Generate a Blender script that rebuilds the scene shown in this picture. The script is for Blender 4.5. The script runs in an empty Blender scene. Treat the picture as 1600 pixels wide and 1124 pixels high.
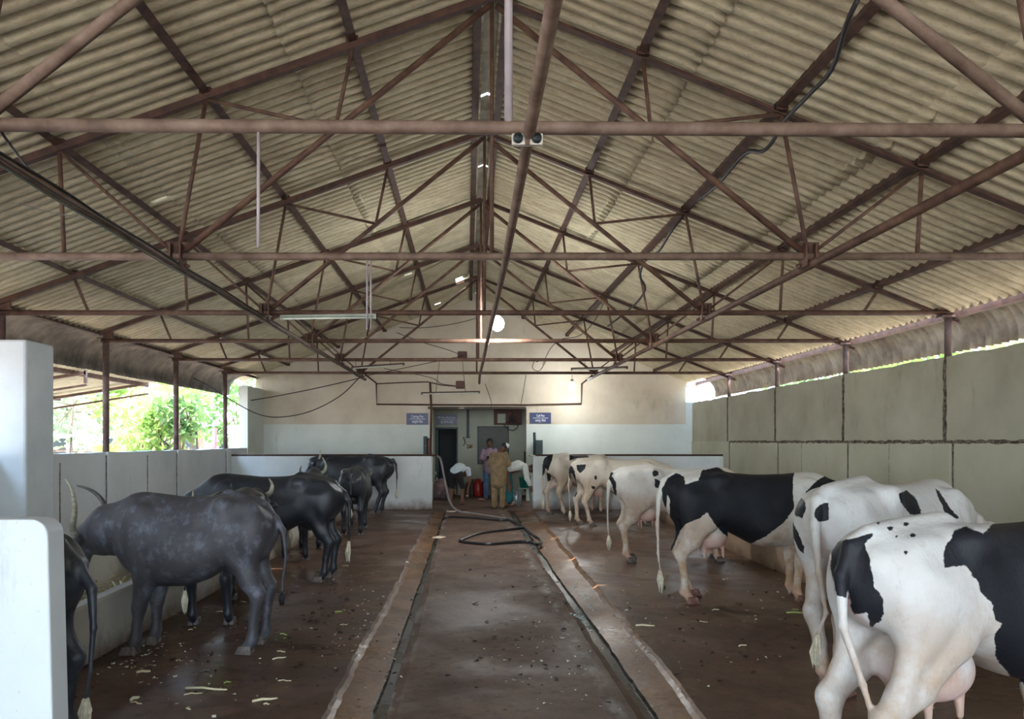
import bpy, math, random
import numpy as np
from mathutils import Vector, Matrix

random.seed(7)
RNG = np.random.default_rng(11)
PI = math.pi
COL = bpy.context.scene.collection

# ------------------------------------------------------------------ camera
CAMZ, F, CX, CY = 1.6, 1155.0, 750.0, 690.0
cam_d = bpy.data.cameras.new('camera')
cam_d.sensor_width = 36.0
cam_d.lens = F / 1600 * 36.0
cam_d.shift_x = (800 - CX) / 1600
cam_d.shift_y = (CY - 562) / 1600
cam_d.clip_end = 500
cam = bpy.data.objects.new('camera', cam_d)
cam.location = (0, 0, CAMZ)
cam.rotation_euler = (PI / 2, 0, 0)
COL.objects.link(cam)
bpy.context.scene.camera = cam

def at(px, py, d):
    """the point of the place that lies d metres down the shed behind photo pixel (px, py)"""
    return Vector(((px - CX) / F * d, d, CAMZ - (py - CY) / F * d))

# ------------------------------------------------------------------ tagging
def tag(o, label=None, cat=None, group=None, kind=None):
    if label: o['label'] = label
    if cat: o['category'] = cat
    if group: o['group'] = group
    if kind: o['kind'] = kind
    return o

def empty(name, loc=(0, 0, 0), rz=0.0):
    o = bpy.data.objects.new(name, None)
    o.location = loc
    o.rotation_euler = (0, 0, rz)
    o.empty_display_size = 0.1
    COL.objects.link(o)
    return o

def link_mesh(name, me, m=None, parent=None):
    o = bpy.data.objects.new(name, me)
    COL.objects.link(o)
    if m is not None:
        for mm in (m if isinstance(m, (list, tuple)) else [m]):
            me.materials.append(mm)
    if parent is not None: o.parent = parent
    return o

# ------------------------------------------------------------------ mesh builder
class MB:
    def __init__(s):
        s.v = []; s.f = []; s.mi = []; s.sm = []
    def add(s, vs, fs, mi=0, smooth=False):
        n = len(s.v)
        s.v += [tuple(p) for p in vs]
        s.f += [tuple(i + n for i in f) for f in fs]
        s.mi += [mi] * len(fs); s.sm += [smooth] * len(fs)
        return s
    def box(s, a, b, mi=0):
        x0, y0, z0 = a; x1, y1, z1 = b
        vs = [(x0,y0,z0),(x1,y0,z0),(x1,y1,z0),(x0,y1,z0),(x0,y0,z1),(x1,y0,z1),(x1,y1,z1),(x0,y1,z1)]
        return s.add(vs, [(0,3,2,1),(4,5,6,7),(0,1,5,4),(1,2,6,5),(2,3,7,6),(3,0,4,7)], mi)
    def bar(s, p, q, w, h, up=(0, 0, 1), mi=0, twist=0):
        """a square-section bar from p to q, w wide and h high"""
        p = Vector(p); q = Vector(q); d = (q - p).normalized(); u = Vector(up)
        sx = d.cross(u)
        if sx.length < 1e-4: sx = d.cross(Vector((0, 1, 0)))
        sx.normalize(); uz = sx.cross(d).normalized()
        vs = []
        for c in (p, q):
            for a, b in ((-1,-1),(1,-1),(1,1),(-1,1)):
                vs.append(c + sx * (a * w / 2) + uz * (b * h / 2))
        return s.add(vs, [(0,1,2,3),(7,6,5,4),(0,4,5,1),(1,5,6,2),(2,6,7,3),(3,7,4,0)], mi)
    def angle(s, p, q, w, t=0.006, up=(0, 0, 1), mi=0):
        """an L-section steel angle from p to q"""
        p = Vector(p); q = Vector(q); d = (q - p).normalized(); u = Vector(up)
        sx = d.cross(u)
        if sx.length < 1e-4: sx = d.cross(Vector((0, 1, 0)))
        sx.normalize(); uz = sx.cross(d).normalized()
        prof = [(-w/2,-w/2),(w/2,-w/2),(w/2,-w/2+t),(-w/2+t,-w/2+t),(-w/2+t,w/2),(-w/2,w/2)]
        vs = [c + sx*a + uz*b for c in (p, q) for a, b in prof]
        n = 6
        fs = [(i, (i+1) % n, n + (i+1) % n, n + i) for i in range(n)]
        fs += [(3,2,1,0),(5,4,3,0),(n+0,n+1,n+2,n+3),(n+0,n+3,n+4,n+5)]
        return s.add(vs, fs, mi)
    def tube(s, pts, r, seg=10, caps=True, mi=0):
        pts = [Vector(p) for p in pts]; n = len(pts)
        rs = r if isinstance(r, (list, tuple)) else [r] * n
        vs = []; fs = []
        prev = None
        for i, p in enumerate(pts):
            d = (pts[min(i+1, n-1)] - pts[max(i-1, 0)])
            d = d.normalized() if d.length > 1e-9 else Vector((0,0,1))
            if prev is None:
                ref = Vector((0,0,1)) if abs(d.z) < .9 else Vector((0,1,0))
                a = d.cross(ref).normalized()
            else:
                a = (prev - d * prev.dot(d)); a = a.normalized() if a.length > 1e-6 else d.orthogonal().normalized()
            prev = a; b = d.cross(a)
            for k in range(seg):
                t = 2*PI*k/seg
                vs.append(p + (a*math.cos(t) + b*math.sin(t)) * rs[i])
        for i in range(n-1):
            for k in range(seg):
                k2 = (k+1) % seg
                fs.append((i*seg+k, i*seg+k2, (i+1)*seg+k2, (i+1)*seg+k))
        if caps:
            fs.append(tuple(range(seg-1, -1, -1))); fs.append(tuple((n-1)*seg+k for k in range(seg)))
        return s.add(vs, fs, mi, True)
    def lathe(s, c, prof, seg=20, mi=0, axis='z'):
        """prof: list of (radius, height)"""
        c = Vector(c); vs = []; fs = []; n = len(prof)
        for r, h in prof:
            for k in range(seg):
                t = 2*PI*k/seg
                o = (r*math.cos(t), r*math.sin(t), h)
                if axis == 'y': o = (o[0], o[2], o[1])
                if axis == 'x': o = (o[2], o[0], o[1])
                vs.append(c + Vector(o))
        for i in range(n-1):
            for k in range(seg):
                k2 = (k+1) % seg
                fs.append((i*seg+k, i*seg+k2, (i+1)*seg+k2, (i+1)*seg+k))
        fs.append(tuple(range(seg-1, -1, -1))); fs.append(tuple((n-1)*seg+k for k in range(seg)))
        return s.add(vs, fs, mi, True)
    def ball(s, c, r, seg=14, rings=8, sc=(1,1,1), mi=0):
        c = Vector(c); prof = []
        for i in range(rings+1):
            t = -PI/2 + PI*i/rings
            prof.append((max(math.cos(t)*r, r*.01), math.sin(t)*r))
        n0 = len(s.v); s.lathe((0,0,0), prof, seg, mi)
        s.v[n0:] = [(c.x+v[0]*sc[0], c.y+v[1]*sc[1], c.z+v[2]*sc[2]) for v in s.v[n0:]]
        return s
    def build(s, name, m=None, parent=None, bevel=0.0, solid=0.0, smooth=None):
        me = bpy.data.meshes.new(name)
        me.from_pydata(s.v, [], s.f)
        me.validate()
        if len(me.polygons) == len(s.mi):
            me.polygons.foreach_set('material_index', s.mi)
            me.polygons.foreach_set('use_smooth', [bool(x) if smooth is None else smooth for x in s.sm])
        o = link_mesh(name, me, m, parent)
        if bevel > 0:
            b = o.modifiers.new('bevel', 'BEVEL'); b.width = bevel; b.segments = 2; b.limit_method = 'ANGLE'
        if solid > 0:
            b = o.modifiers.new('solid', 'SOLIDIFY'); b.thickness = solid; b.offset = 1
        return o

def local(o, pts):
    return pts

# ------------------------------------------------------------------ materials
def nodes_of(name):
    m = bpy.data.materials.new(name); m.use_nodes = True
    nt = m.node_tree; nt.nodes.clear()
    out = nt.nodes.new('ShaderNodeOutputMaterial'); b = nt.nodes.new('ShaderNodeBsdfPrincipled')
    nt.links.new(b.outputs[0], out.inputs[0])
    return m, nt, b

def rgba(c): return (c[0], c[1], c[2], 1.0)

def srgb(r, g, b):
    f = lambda v: (v/255/12.92) if v/255 <= .04045 else ((v/255+.055)/1.055)**2.4
    return (f(r), f(g), f(b))

class NT:
    """a small node-writing helper"""
    def __init__(s, name):
        s.m, s.nt, s.b = nodes_of(name)
        s.tc = s.nt.nodes.new('ShaderNodeTexCoord')
    def vec(s, scale=(1,1,1), src='Object'):
        mp = s.nt.nodes.new('ShaderNodeMapping'); mp.inputs['Scale'].default_value = scale
        s.nt.links.new(s.tc.outputs[src], mp.inputs[0]); return mp.outputs[0]
    def noise(s, scale=5, detail=4, rough=.55, stretch=(1,1,1), dist=0):
        n = s.nt.nodes.new('ShaderNodeTexNoise'); n.inputs['Scale'].default_value = scale
        n.inputs['Detail'].default_value = detail; n.inputs['Roughness'].default_value = rough
        n.inputs['Distortion'].default_value = dist
        s.nt.links.new(s.vec(stretch), n.inputs['Vector']); return n.outputs['Fac']
    def ramp(s, fac, stops):
        r = s.nt.nodes.new('ShaderNodeValToRGB'); e = r.color_ramp.elements
        while len(e) > 1: e.remove(e[-1])
        for i, (p, c) in enumerate(stops):
            k = e[0] if i == 0 else e.new(p)
            k.position = p; k.color = rgba(c) if isinstance(c, (tuple, list)) else (c, c, c, 1)
        s.nt.links.new(fac, r.inputs[0]); return r.outputs[0]
    def mix(s, fac, a, b, mode='MIX'):
        n = s.nt.nodes.new('ShaderNodeMix'); n.data_type = 'RGBA'; n.blend_type = mode
        for sock, v in ((n.inputs[0], fac), (n.inputs[6], a), (n.inputs[7], b)):
            if isinstance(v, (int, float)): sock.default_value = v if sock.type == 'VALUE' else (v, v, v, 1)
            elif isinstance(v, (tuple, list)): sock.default_value = rgba(v)
            else: s.nt.links.new(v, sock)
        return n.outputs[2]
    def math(s, op, a, b=0.0, clamp=False):
        n = s.nt.nodes.new('ShaderNodeMath'); n.operation = op; n.use_clamp = clamp
        for sock, v in ((n.inputs[0], a), (n.inputs[1], b)):
            if isinstance(v, (int, float)): sock.default_value = v
            else: s.nt.links.new(v, sock)
        return n.outputs[0]
    def sep(s, src='Object'):
        n = s.nt.nodes.new('ShaderNodeSeparateXYZ'); s.nt.links.new(s.tc.outputs[src], n.inputs[0]); return n.outputs
    def attr(s, name):
        n = s.nt.nodes.new('ShaderNodeAttribute'); n.attribute_name = name; return n
    def color(s, v):
        if isinstance(v, (tuple, list)): s.b.inputs['Base Color'].default_value = rgba(v)
        else: s.nt.links.new(v, s.b.inputs['Base Color'])
        return s
    def rough(s, v):
        if isinstance(v, (int, float)): s.b.inputs['Roughness'].default_value = v
        else: s.nt.links.new(v, s.b.inputs['Roughness'])
        return s
    def bump(s, h, strength=.3, dist=.01):
        n = s.nt.nodes.new('ShaderNodeBump'); n.inputs['Strength'].default_value = strength
        n.inputs['Distance'].default_value = dist
        s.nt.links.new(h, n.inputs['Height']); s.nt.links.new(n.outputs[0], s.b.inputs['Normal']); return s
    def set(s, **k):
        for a, v in k.items(): s.b.inputs[a.replace('_', ' ')].default_value = v
        return s

def two_tone(name, c1, c2, scale=4, rough=.7, bump=.3, lo=.35, hi=.65, detail=6, stretch=(1,1,1), metallic=0.0, spec=.5, bdist=.006):
    n = NT(name)
    f = n.noise(scale, detail, .6, stretch)
    n.color(n.ramp(f, [(lo, c1), (hi, c2)])).rough(rough)
    if bump: n.bump(n.noise(scale*6, 5, .6, stretch), bump, bdist)
    n.b.inputs['Metallic'].default_value = metallic
    n.b.inputs['Specular IOR Level'].default_value = spec
    return n.m

def plain(name, c, rough=.6, metallic=0.0, vary=.12, scale=8):
    return two_tone(name, tuple(x*(1-vary) for x in c), tuple(min(1, x*(1+vary)) for x in c), scale, rough, .15, metallic=metallic)

def emis(name, c, strength):
    m, nt, b = nodes_of(name)
    b.inputs['Base Color'].default_value = rgba(c)
    b.inputs['Emission Color'].default_value = rgba(c); b.inputs['Emission Strength'].default_value = strength
    return m
M = {}
# corrugated asbestos-cement sheet, stained and mossy
n = NT('asbestos_sheet')
a = n.noise(1.3, 5, .6, (.5, 2.2, 1))
b_ = n.noise(9, 6, .7, (.6, 2.0, 1))
c_ = n.noise(45, 4, .7, (.35, 1.6, 1))
base = n.ramp(a, [(.3, srgb(174,161,134)), (.5, srgb(192,179,149)), (.7, srgb(205,195,164))])
base = n.mix(n.ramp(b_, [(.36, 0.42), (.60, 0.0)]), base, srgb(122,114,88))
base = n.mix(n.ramp(c_, [(.30, 0.35), (.46, 0.0)]), base, srgb(92,84,68))
n.color(base).rough(.9).bump(c_, .35, .006); M['roof'] = n.m
M['roof_dark'] = two_tone('weathered_apron_sheet', srgb(72,66,58), srgb(120,110,96), 3, .9, .4)
M['roof_apron'] = two_tone('curved_apron_sheet', srgb(94,78,65), srgb(134,120,103), 3.5, .9, .5)  # right apron: its shadow is put into this darker brown
# steel
def steel(name, c1, c2, c3, rough=.7):
    n = NT(name)
    f = n.noise(6, 6, .65); g = n.noise(26, 5, .7)
    col = n.ramp(f, [(.32, c1), (.5, c2), (.68, c3)])
    col = n.mix(n.ramp(g, [(.64, 0.0), (.76, .28)]), col, srgb(160,150,142))
    n.color(col).rough(rough).bump(g, .3, .003); return n.m
M['pipe'] = steel('dusty_brown_pipe', srgb(88,68,55), srgb(114,92,77), srgb(132,112,97))
M['steel'] = steel('rusty_brown_steel', srgb(58,38,29), srgb(86,59,44), srgb(108,81,63))
M['purlin'] = two_tone('dark_rusted_purlin', srgb(52,31,23), srgb(84,56,42), 7, .8, .4)
M['king'] = plain('lavender_grey_painted_pipe', srgb(156,145,146), .5)
M['post'] = steel('post_steel', srgb(64,46,42), srgb(86,66,60), srgb(108,90,84))
M['cable'] = plain('black_cable', srgb(34,32,32), .6)
M['greycable'] = plain('grey_green_cable', srgb(84,92,84), .6)
# walls
def wall_mat(name, lo, mid, hi, dirt, zd=None, zf=.35, streak=(1,1,.25)):
    n = NT(name)
    f = n.noise(.9, 6, .6); g = n.noise(5, 6, .7, streak); k = n.noise(38, 3, .7)
    col = n.ramp(f, [(.3, lo), (.5, mid), (.72, hi)])
    col = n.mix(n.ramp(g, [(.60, 0.0), (.80, .6)]), col, dirt)
    col = n.mix(n.ramp(k, [(.68, 0.0), (.76, .5)]), col, tuple(x*.45 for x in dirt))
    if zd is not None:
        z = n.sep()[2]
        w = n.math('ADD', n.math('MULTIPLY', n.noise(3.5, 6, .7), zf*1.6), n.math('MULTIPLY', z, -1.0))
        w = n.math('ADD', w, zd - zf*.8)
        w = n.math('MULTIPLY', w, 1/zf, True)
        col = n.mix(w, col, srgb(96,66,46))
    n.color(col).rough(.85).bump(g, .25, .008); return n.m
M['white'] = wall_mat('whitewashed_plaster', srgb(186,194,196), srgb(202,207,208), srgb(214,218,218), srgb(150,152,150))
M['white_base'] = wall_mat('whitewash_with_muddy_foot', srgb(196,202,200), srgb(212,216,214), srgb(226,228,226), srgb(150,150,142), .26, .30)
M['trough'] = wall_mat('whitewashed_trough_concrete', srgb(168,164,154), srgb(190,186,176), srgb(206,204,196), srgb(96,86,74), .18, .22, (1,1,.4))
M['trough_r'] = wall_mat('brown_trough_concrete', srgb(126,104,82), srgb(146,122,98), srgb(164,140,116), srgb(80,60,46), .15, .2, (1,1,.4))
M['cement_r'] = wall_mat('lime_cement_wall', srgb(134,130,112), srgb(150,147,128), srgb(162,159,141), srgb(104,100,82))
M['cement_low'] = wall_mat('lime_cement_lower_wall', srgb(150,148,128), srgb(162,160,140), srgb(172,170,152), srgb(118,112,90))
M['gable_up'] = wall_mat('bare_cream_gable_plaster', srgb(178,166,146), srgb(196,185,165), srgb(208,199,181), srgb(128,112,94))
M['gable_low'] = wall_mat('whitewashed_gable_plaster', srgb(192,198,190), srgb(204,210,202), srgb(214,218,212), srgb(158,154,138))
M['recess'] = wall_mat('pale_green_grey_plaster', srgb(160,164,146), srgb(174,178,160), srgb(184,188,172), srgb(120,116,98))
M['stain'] = two_tone('rust_stain', srgb(52,40,32), srgb(110,100,84), 24, .9, .3, .42, .6)
M['stain_pale'] = two_tone('grey_damp_stain', srgb(96,92,88), srgb(156,158,156), 24, .9, .3, .42, .6)
# floors
def wet(name, c1, c2, c3, r0=.18, r1=.6, sc=1.4):
    n = NT(name)
    f = n.noise(sc, 7, .62); g = n.noise(sc*7, 6, .7); w = n.noise(.8, 5, .55, dist=.6)
    col = n.ramp(f, [(.3, c1), (.5, c2), (.7, c3)])
    col = n.mix(n.ramp(g, [(.30, .75), (.5, 0.0)]), col, tuple(x*.45 for x in c1))
    col = n.mix(n.ramp(n.noise(sc*22, 4, .7), [(.66, 0.0), (.78, .5)]), col, srgb(150,128,110))
    n.color(col).rough(n.ramp(w, [(.38, r0), (.62, r1)])).bump(n.noise(sc*9, 6, .65), .35, .012)
    return n.m
M['stall'] = wet('wet_stall_concrete', srgb(68,47,37), srgb(92,67,54), srgb(112,85,70), .22, .62)
M['alley'] = wet('alley_concrete', srgb(82,60,49), srgb(100,77,64), srgb(116,94,80), .55, .9, 1.8)
def edge_glints(m):  # wet glints along both alley edges, painted pale into the base colour
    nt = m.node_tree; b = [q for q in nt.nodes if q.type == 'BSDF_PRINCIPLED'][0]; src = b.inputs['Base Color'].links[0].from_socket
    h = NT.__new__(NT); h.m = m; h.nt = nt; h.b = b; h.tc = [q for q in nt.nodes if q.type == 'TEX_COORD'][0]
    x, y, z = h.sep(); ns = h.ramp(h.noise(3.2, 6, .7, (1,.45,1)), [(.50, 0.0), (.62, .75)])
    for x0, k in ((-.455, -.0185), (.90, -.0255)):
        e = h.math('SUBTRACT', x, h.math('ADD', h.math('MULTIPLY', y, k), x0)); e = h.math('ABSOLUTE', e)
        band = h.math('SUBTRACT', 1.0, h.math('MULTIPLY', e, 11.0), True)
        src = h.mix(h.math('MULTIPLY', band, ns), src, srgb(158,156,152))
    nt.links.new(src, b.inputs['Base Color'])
edge_glints(M['alley'])
M['mud'] = wet('brown_gutter_mud', srgb(100,70,48), srgb(124,90,64), srgb(142,106,78), .2, .55, 2.6)
M['channel'] = wet('dark_wet_channel', srgb(54,50,46), srgb(72,68,62), srgb(92,88,82), .15, .45, 2.2)
M['earth'] = two_tone('sunlit_earth', srgb(186,166,150), srgb(218,202,188), .6, .95, .3)
# coats
M['horn'] = two_tone('ridged_horn', srgb(120,116,100), srgb(176,170,148), 12, .5, .5, stretch=(1,1,3))
M['horn_dark'] = two_tone('dark_horn', srgb(40,40,42), srgb(92,92,92), 10, .45, .5, stretch=(1,1,3))
M['hoof'] = two_tone('worn_hoof', srgb(70,60,54), srgb(120,110,104), 20, .5, .4)
M['hoof_pale'] = two_tone('pale_hoof', srgb(84,54,46), srgb(140,100,88), 20, .5, .4)
M['eye'] = plain('dark_eye', (.01,.008,.006), .1)
M['tuft_white'] = two_tone('white_tail_hair', srgb(190,180,150), srgb(226,220,200), 30, .8, .2)
M['tuft_black'] = two_tone('black_tail_hair', srgb(22,22,26), srgb(40,40,46), 30, .6, .2)
# ------------------------------------------------------------------ smooth solid bodies (distance fields -> one continuous skin)
def smin(a, b, k):
    h = np.maximum(k - np.abs(a - b), 0.0) / k
    return np.minimum(a, b) - h * h * k * .25

def cat_table(keys, n=160):
    K = np.array(keys, float); x = K[:, 0]; xs = np.linspace(x[0], x[-1], n)
    out = [xs]
    for c in range(1, K.shape[1]):
        y = K[:, c]
        mm = np.zeros_like(y); dlt = np.diff(y) / np.diff(x)
        mm[0] = dlt[0]; mm[-1] = dlt[-1]
        for i in range(1, len(y)-1):
            mm[i] = 0 if dlt[i-1]*dlt[i] <= 0 else 2*dlt[i-1]*dlt[i]/(dlt[i-1]+dlt[i])
        i = np.clip(np.searchsorted(x, xs) - 1, 0, len(x)-2)
        hh = x[i+1]-x[i]; t = (xs-x[i])/hh
        out.append((2*t**3-3*t**2+1)*y[i] + (t**3-2*t**2+t)*hh*mm[i] + (-2*t**3+3*t**2)*y[i+1] + (t**3-t**2)*hh*mm[i+1])
    return out

def eval_field(prims, h, pad=.05):
    lo = np.full(3, 1e9); hi = -lo
    for p in prims:
        if p[0] == 'cone':
            r = max(p[3], p[4])
            for q in (p[1], p[2]): lo = np.minimum(lo, np.array(q)-r); hi = np.maximum(hi, np.array(q)+r)
        elif p[0] == 'ell':
            lo = np.minimum(lo, np.array(p[1])-max(p[2])); hi = np.maximum(hi, np.array(p[1])+max(p[2]))
        elif p[0] == 'loft':
            K = np.array(p[1]); w = K[:, 3].max()*1.3
            lo = np.minimum(lo, [K[0,0]-.05, -w, K[:,2].min()-.03]); hi = np.maximum(hi, [K[-1,0]+.05, w, K[:,1].max()+.03])
    lo -= pad; hi += pad
    n = np.ceil((hi-lo)/h).astype(int)+1
    ax = [lo[i] + h*np.arange(n[i]) for i in range(3)]
    Fd = np.full(n, 1.0, np.float32)
    for p in prims:
        k = p[-1]; mg = max(k, .02) + 2*h
        if p[0] == 'loft': sl = [slice(0, n[i]) for i in range(3)]
        else:
            if p[0] == 'cone':
                r = max(p[3], p[4]); a = np.minimum(p[1], p[2])-r-mg; b = np.maximum(p[1], p[2])+r+mg
            else:
                a = np.array(p[1])-max(p[2])-mg; b = np.array(p[1])+max(p[2])+mg
            sl = [slice(max(0, int((a[i]-lo[i])/h)), min(n[i], int((b[i]-lo[i])/h)+2)) for i in range(3)]
        X, Y, Z = np.meshgrid(ax[0][sl[0]], ax[1][sl[1]], ax[2][sl[2]], indexing='ij')
        if X.size == 0: continue
        if p[0] == 'cone':
            ys = p[5]; A = np.array(p[1], float); B = np.array(p[2], float); D = B-A; L2 = max(D@D, 1e-9)
            t = np.clip(((X-A[0])*D[0] + (Y-A[1])*D[1] + (Z-A[2])*D[2])/L2, 0, 1)
            d = np.sqrt((X-A[0]-t*D[0])**2 + ((Y-A[1]-t*D[1])*ys)**2 + (Z-A[2]-t*D[2])**2) - (p[3] + (p[4]-p[3])*t)
        elif p[0] in ('ell', 'cut'):
            c = p[1]; r = p[2]; x = X-c[0]; y = Y-c[1]; z = Z-c[2]
            if len(p) == 5 and p[3]:
                ca, sa = math.cos(p[3]), math.sin(p[3])     # pitch about y
                x, z = x*ca + z*sa, -x*sa + z*ca
            k0 = np.sqrt((x/r[0])**2+(y/r[1])**2+(z/r[2])**2)
            k1 = np.sqrt((x/r[0]**2)**2+(y/r[1]**2)**2+(z/r[2]**2)**2)+1e-9
            d = k0*(k0-1)/k1
        elif p[0] == 'loft':
            T = cat_table(p[1]); g = ax[0][sl[0]]
            top, bot, w, pw, egg = [np.interp(g, T[0], T[j])[:, None, None] for j in range(1, 6)]
            zc = (top+bot)/2; hh = np.maximum((top-bot)/2, .02); zz = (Z-zc)/hh
            ww = np.maximum(w*(1-egg*np.clip(zz, -1, 1)), .02)
            q = (np.abs(Y)/ww)**pw + np.abs(zz)**pw
            d = (q**(1/pw)-1)*np.minimum(ww, hh)*.85
            ox = np.maximum(np.maximum(T[0][0]-g, g-T[0][-1]), 0)[:, None, None]
            d = np.where(ox > 0, np.sqrt(np.maximum(d, 0)**2+ox**2), d)
        S = Fd[tuple(sl)]
        if p[0] == 'cut': Fd[tuple(sl)] = -smin(-S, d.astype(np.float32), k)
        else: Fd[tuple(sl)] = smin(S, d.astype(np.float32), k)
    return Fd, lo

def surface_nets(Fd, lo, h):
    ins = Fd < 0; nx, ny, nz = Fd.shape
    cs = (nx-1, ny-1, nz-1)
    acc = np.zeros(cs+(3,), np.float32); cnt = np.zeros(cs, np.float32)
    corners = [(i, j, k) for i in (0,1) for j in (0,1) for k in (0,1)]
    def sub(A, c): return A[c[0]:c[0]+cs[0], c[1]:c[1]+cs[1], c[2]:c[2]+cs[2]]
    for c in corners:
        for axx in range(3):
            if c[axx]: continue
            e = list(c); e[axx] = 1
            a = sub(Fd, c); b = sub(Fd, e); m = sub(ins, c) != sub(ins, e)
            t = np.where(m, a/np.where(m, a-b, 1), 0)
            for q in range(3):
                acc[..., q] += np.where(m, c[q] + (t if q == axx else 0), 0)
            cnt += m
    act = cnt > 0
    idx = np.full(cs, -1, np.int64); idx[act] = np.arange(act.sum())
    ijk = np.argwhere(act)
    V = lo + h*(ijk + acc[act]/cnt[act][:, None])
    Q = []
    for axx in range(3):
        sl0 = [slice(1, cs[0]), slice(1, cs[1]), slice(1, cs[2])]; sl0[axx] = slice(0, cs[axx])
        a = ins[tuple(sl0)]; sl1 = list(sl0); sl1[axx] = slice(1, cs[axx]+1)
        b = ins[tuple(sl1)]
        m = np.argwhere(a != b)
        if len(m) == 0: continue
        off = np.array([1,1,1]); off[axx] = 0; m = m+off
        av = ins[m[:,0], m[:,1], m[:,2]]
        u, v = (axx+1) % 3, (axx+2) % 3
        eu = np.zeros(3, int); eu[u] = 1; ev = np.zeros(3, int); ev[v] = 1
        g = lambda o: idx[tuple((m-o).T)]
        q = np.stack([g(0*eu), g(eu), g(eu+ev), g(ev)], 1)
        q[~av] = q[~av][:, ::-1]
        Q.append(q)
    Q = np.concatenate(Q); Q = Q[(Q >= 0).all(1)]
    return V, Q

def np_mesh(name, V, Q):
    me = bpy.data.meshes.new(name)
    me.vertices.add(len(V)); me.vertices.foreach_set('co', V.astype(np.float32).ravel())
    me.loops.add(Q.size); me.loops.foreach_set('vertex_index', Q.astype(np.int32).ravel())
    me.polygons.add(len(Q)); me.polygons.foreach_set('loop_start', np.arange(len(Q), dtype=np.int32)*4)
    me.polygons.foreach_set('loop_total', np.full(len(Q), 4, np.int32))
    me.update(calc_edges=True); me.validate()
    me.polygons.foreach_set('use_smooth', np.ones(len(me.polygons), bool))
    return me

def relax(V, Q, it=2, lam=.5):
    E = np.concatenate([Q[:, [0,1]], Q[:, [1,2]], Q[:, [2,3]], Q[:, [3,0]]])
    for _ in range(it):
        S = np.zeros_like(V); C = np.zeros(len(V))
        for a, b in ((0,1),(1,0)):
            for c in range(3): S[:, c] += np.bincount(E[:, a], V[E[:, b], c], len(V))
            C += np.bincount(E[:, a], minlength=len(V))
        V = V*(1-lam) + lam*S/np.maximum(C, 1)[:, None]
    return V

def skin_mesh(name, prims, h, it=2):
    Fd, lo = eval_field(prims, h)
    V, Q = surface_nets(Fd, lo, h)
    V = relax(V, Q, it)
    return np_mesh(name, V, Q), V, Q

def cone(a, b, r0, r1, k=.04, ys=1.0): return ('cone', tuple(a), tuple(b), r0, r1, ys, k)
def ell(c, r, k=.04, rot=0.0): return ('ell', tuple(c), tuple(r), rot, k)
def cut(c, r, k=.06): return ('cut', tuple(c), tuple(r), 0.0, k)

def chain(pts, rs, k, ys=1.0):
    return [cone(pts[i], pts[i+1], rs[i], rs[i+1], k, ys) for i in range(len(pts)-1)]

def poly_sd(P, poly):
    """signed distance (inside positive) of points P (n,2) to a closed polygon"""
    poly = np.array(poly, float); n = len(poly); d = np.full(len(P), 1e9); ins = np.zeros(len(P), bool)
    for i in range(n):
        a = poly[i]; b = poly[(i+1) % n]; ab = b-a
        t = np.clip(((P-a)@ab)/max(ab@ab, 1e-9), 0, 1)
        d = np.minimum(d, np.hypot(P[:,0]-a[0]-t*ab[0], P[:,1]-a[1]-t*ab[1]))
        c = ((a[1] > P[:,1]) != (b[1] > P[:,1])) & (P[:,0] < (b[0]-a[0])*(P[:,1]-a[1])/(b[1]-a[1]+1e-12)+a[0])
        ins ^= c
    return np.where(ins, d, -d)
# ------------------------------------------------------------------ the shed: shell
XL, XR = -5.83, 5.70
YB = 19.9                       # gable wall
Y0 = -8.5                       # open end behind the viewer
def mid(y): return .215 - .0165*y        # the ridge drifts a little to the left with depth
RZ = 5.40
def rafter_z(x, y):
    c = mid(y)
    return RZ - (.351*(c-x) if x < c else .40*(x-c))

def st(o, kind='structure'):
    o['kind'] = kind; return o

# floor: one poured surface with two gutters, swept along the shed
def lerp_tab(tab, y): return float(np.interp(y, [t[0] for t in tab], [t[1] for t in tab]))
LE = [(-3,-.84),(4.28,-.89),(14.9,-1.03),(18,-1.05)]; LM = [(-3,-.60),(4.28,-.645),(14.9,-.80),(18,-.83)]
LC = [(-3,-.49),(4.28,-.537),(15.4,-.747),(18,-.79)]; RC = [(-3,1.08),(4.26,.955),(15.4,.667),(18,.62)]
RM = [(-3,1.25),(4.26,1.087),(10.3,.935),(18,.80)]; RE = [(-3,1.42),(4.3,1.31),(10.3,1.27),(18,1.22)]
b = MB(); ys = np.arange(Y0-1, 17.25, .07); rows = []
rg = np.random.default_rng(3)
def wander(n, amp, sm=6):
    w_ = np.convolve(rg.normal(0, 1, n+sm*2), np.ones(sm)/sm, 'same')[sm:-sm]; return w_*amp*math.sqrt(sm)
n_ = len(ys)
jL = wander(n_, .012, 12)+wander(n_, .004, 2); jR = wander(n_, .012, 12)+wander(n_, .004, 2); jC = wander(n_, .004, 8); jD = wander(n_, .005, 8); jM = wander(n_, .006, 10)
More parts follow.
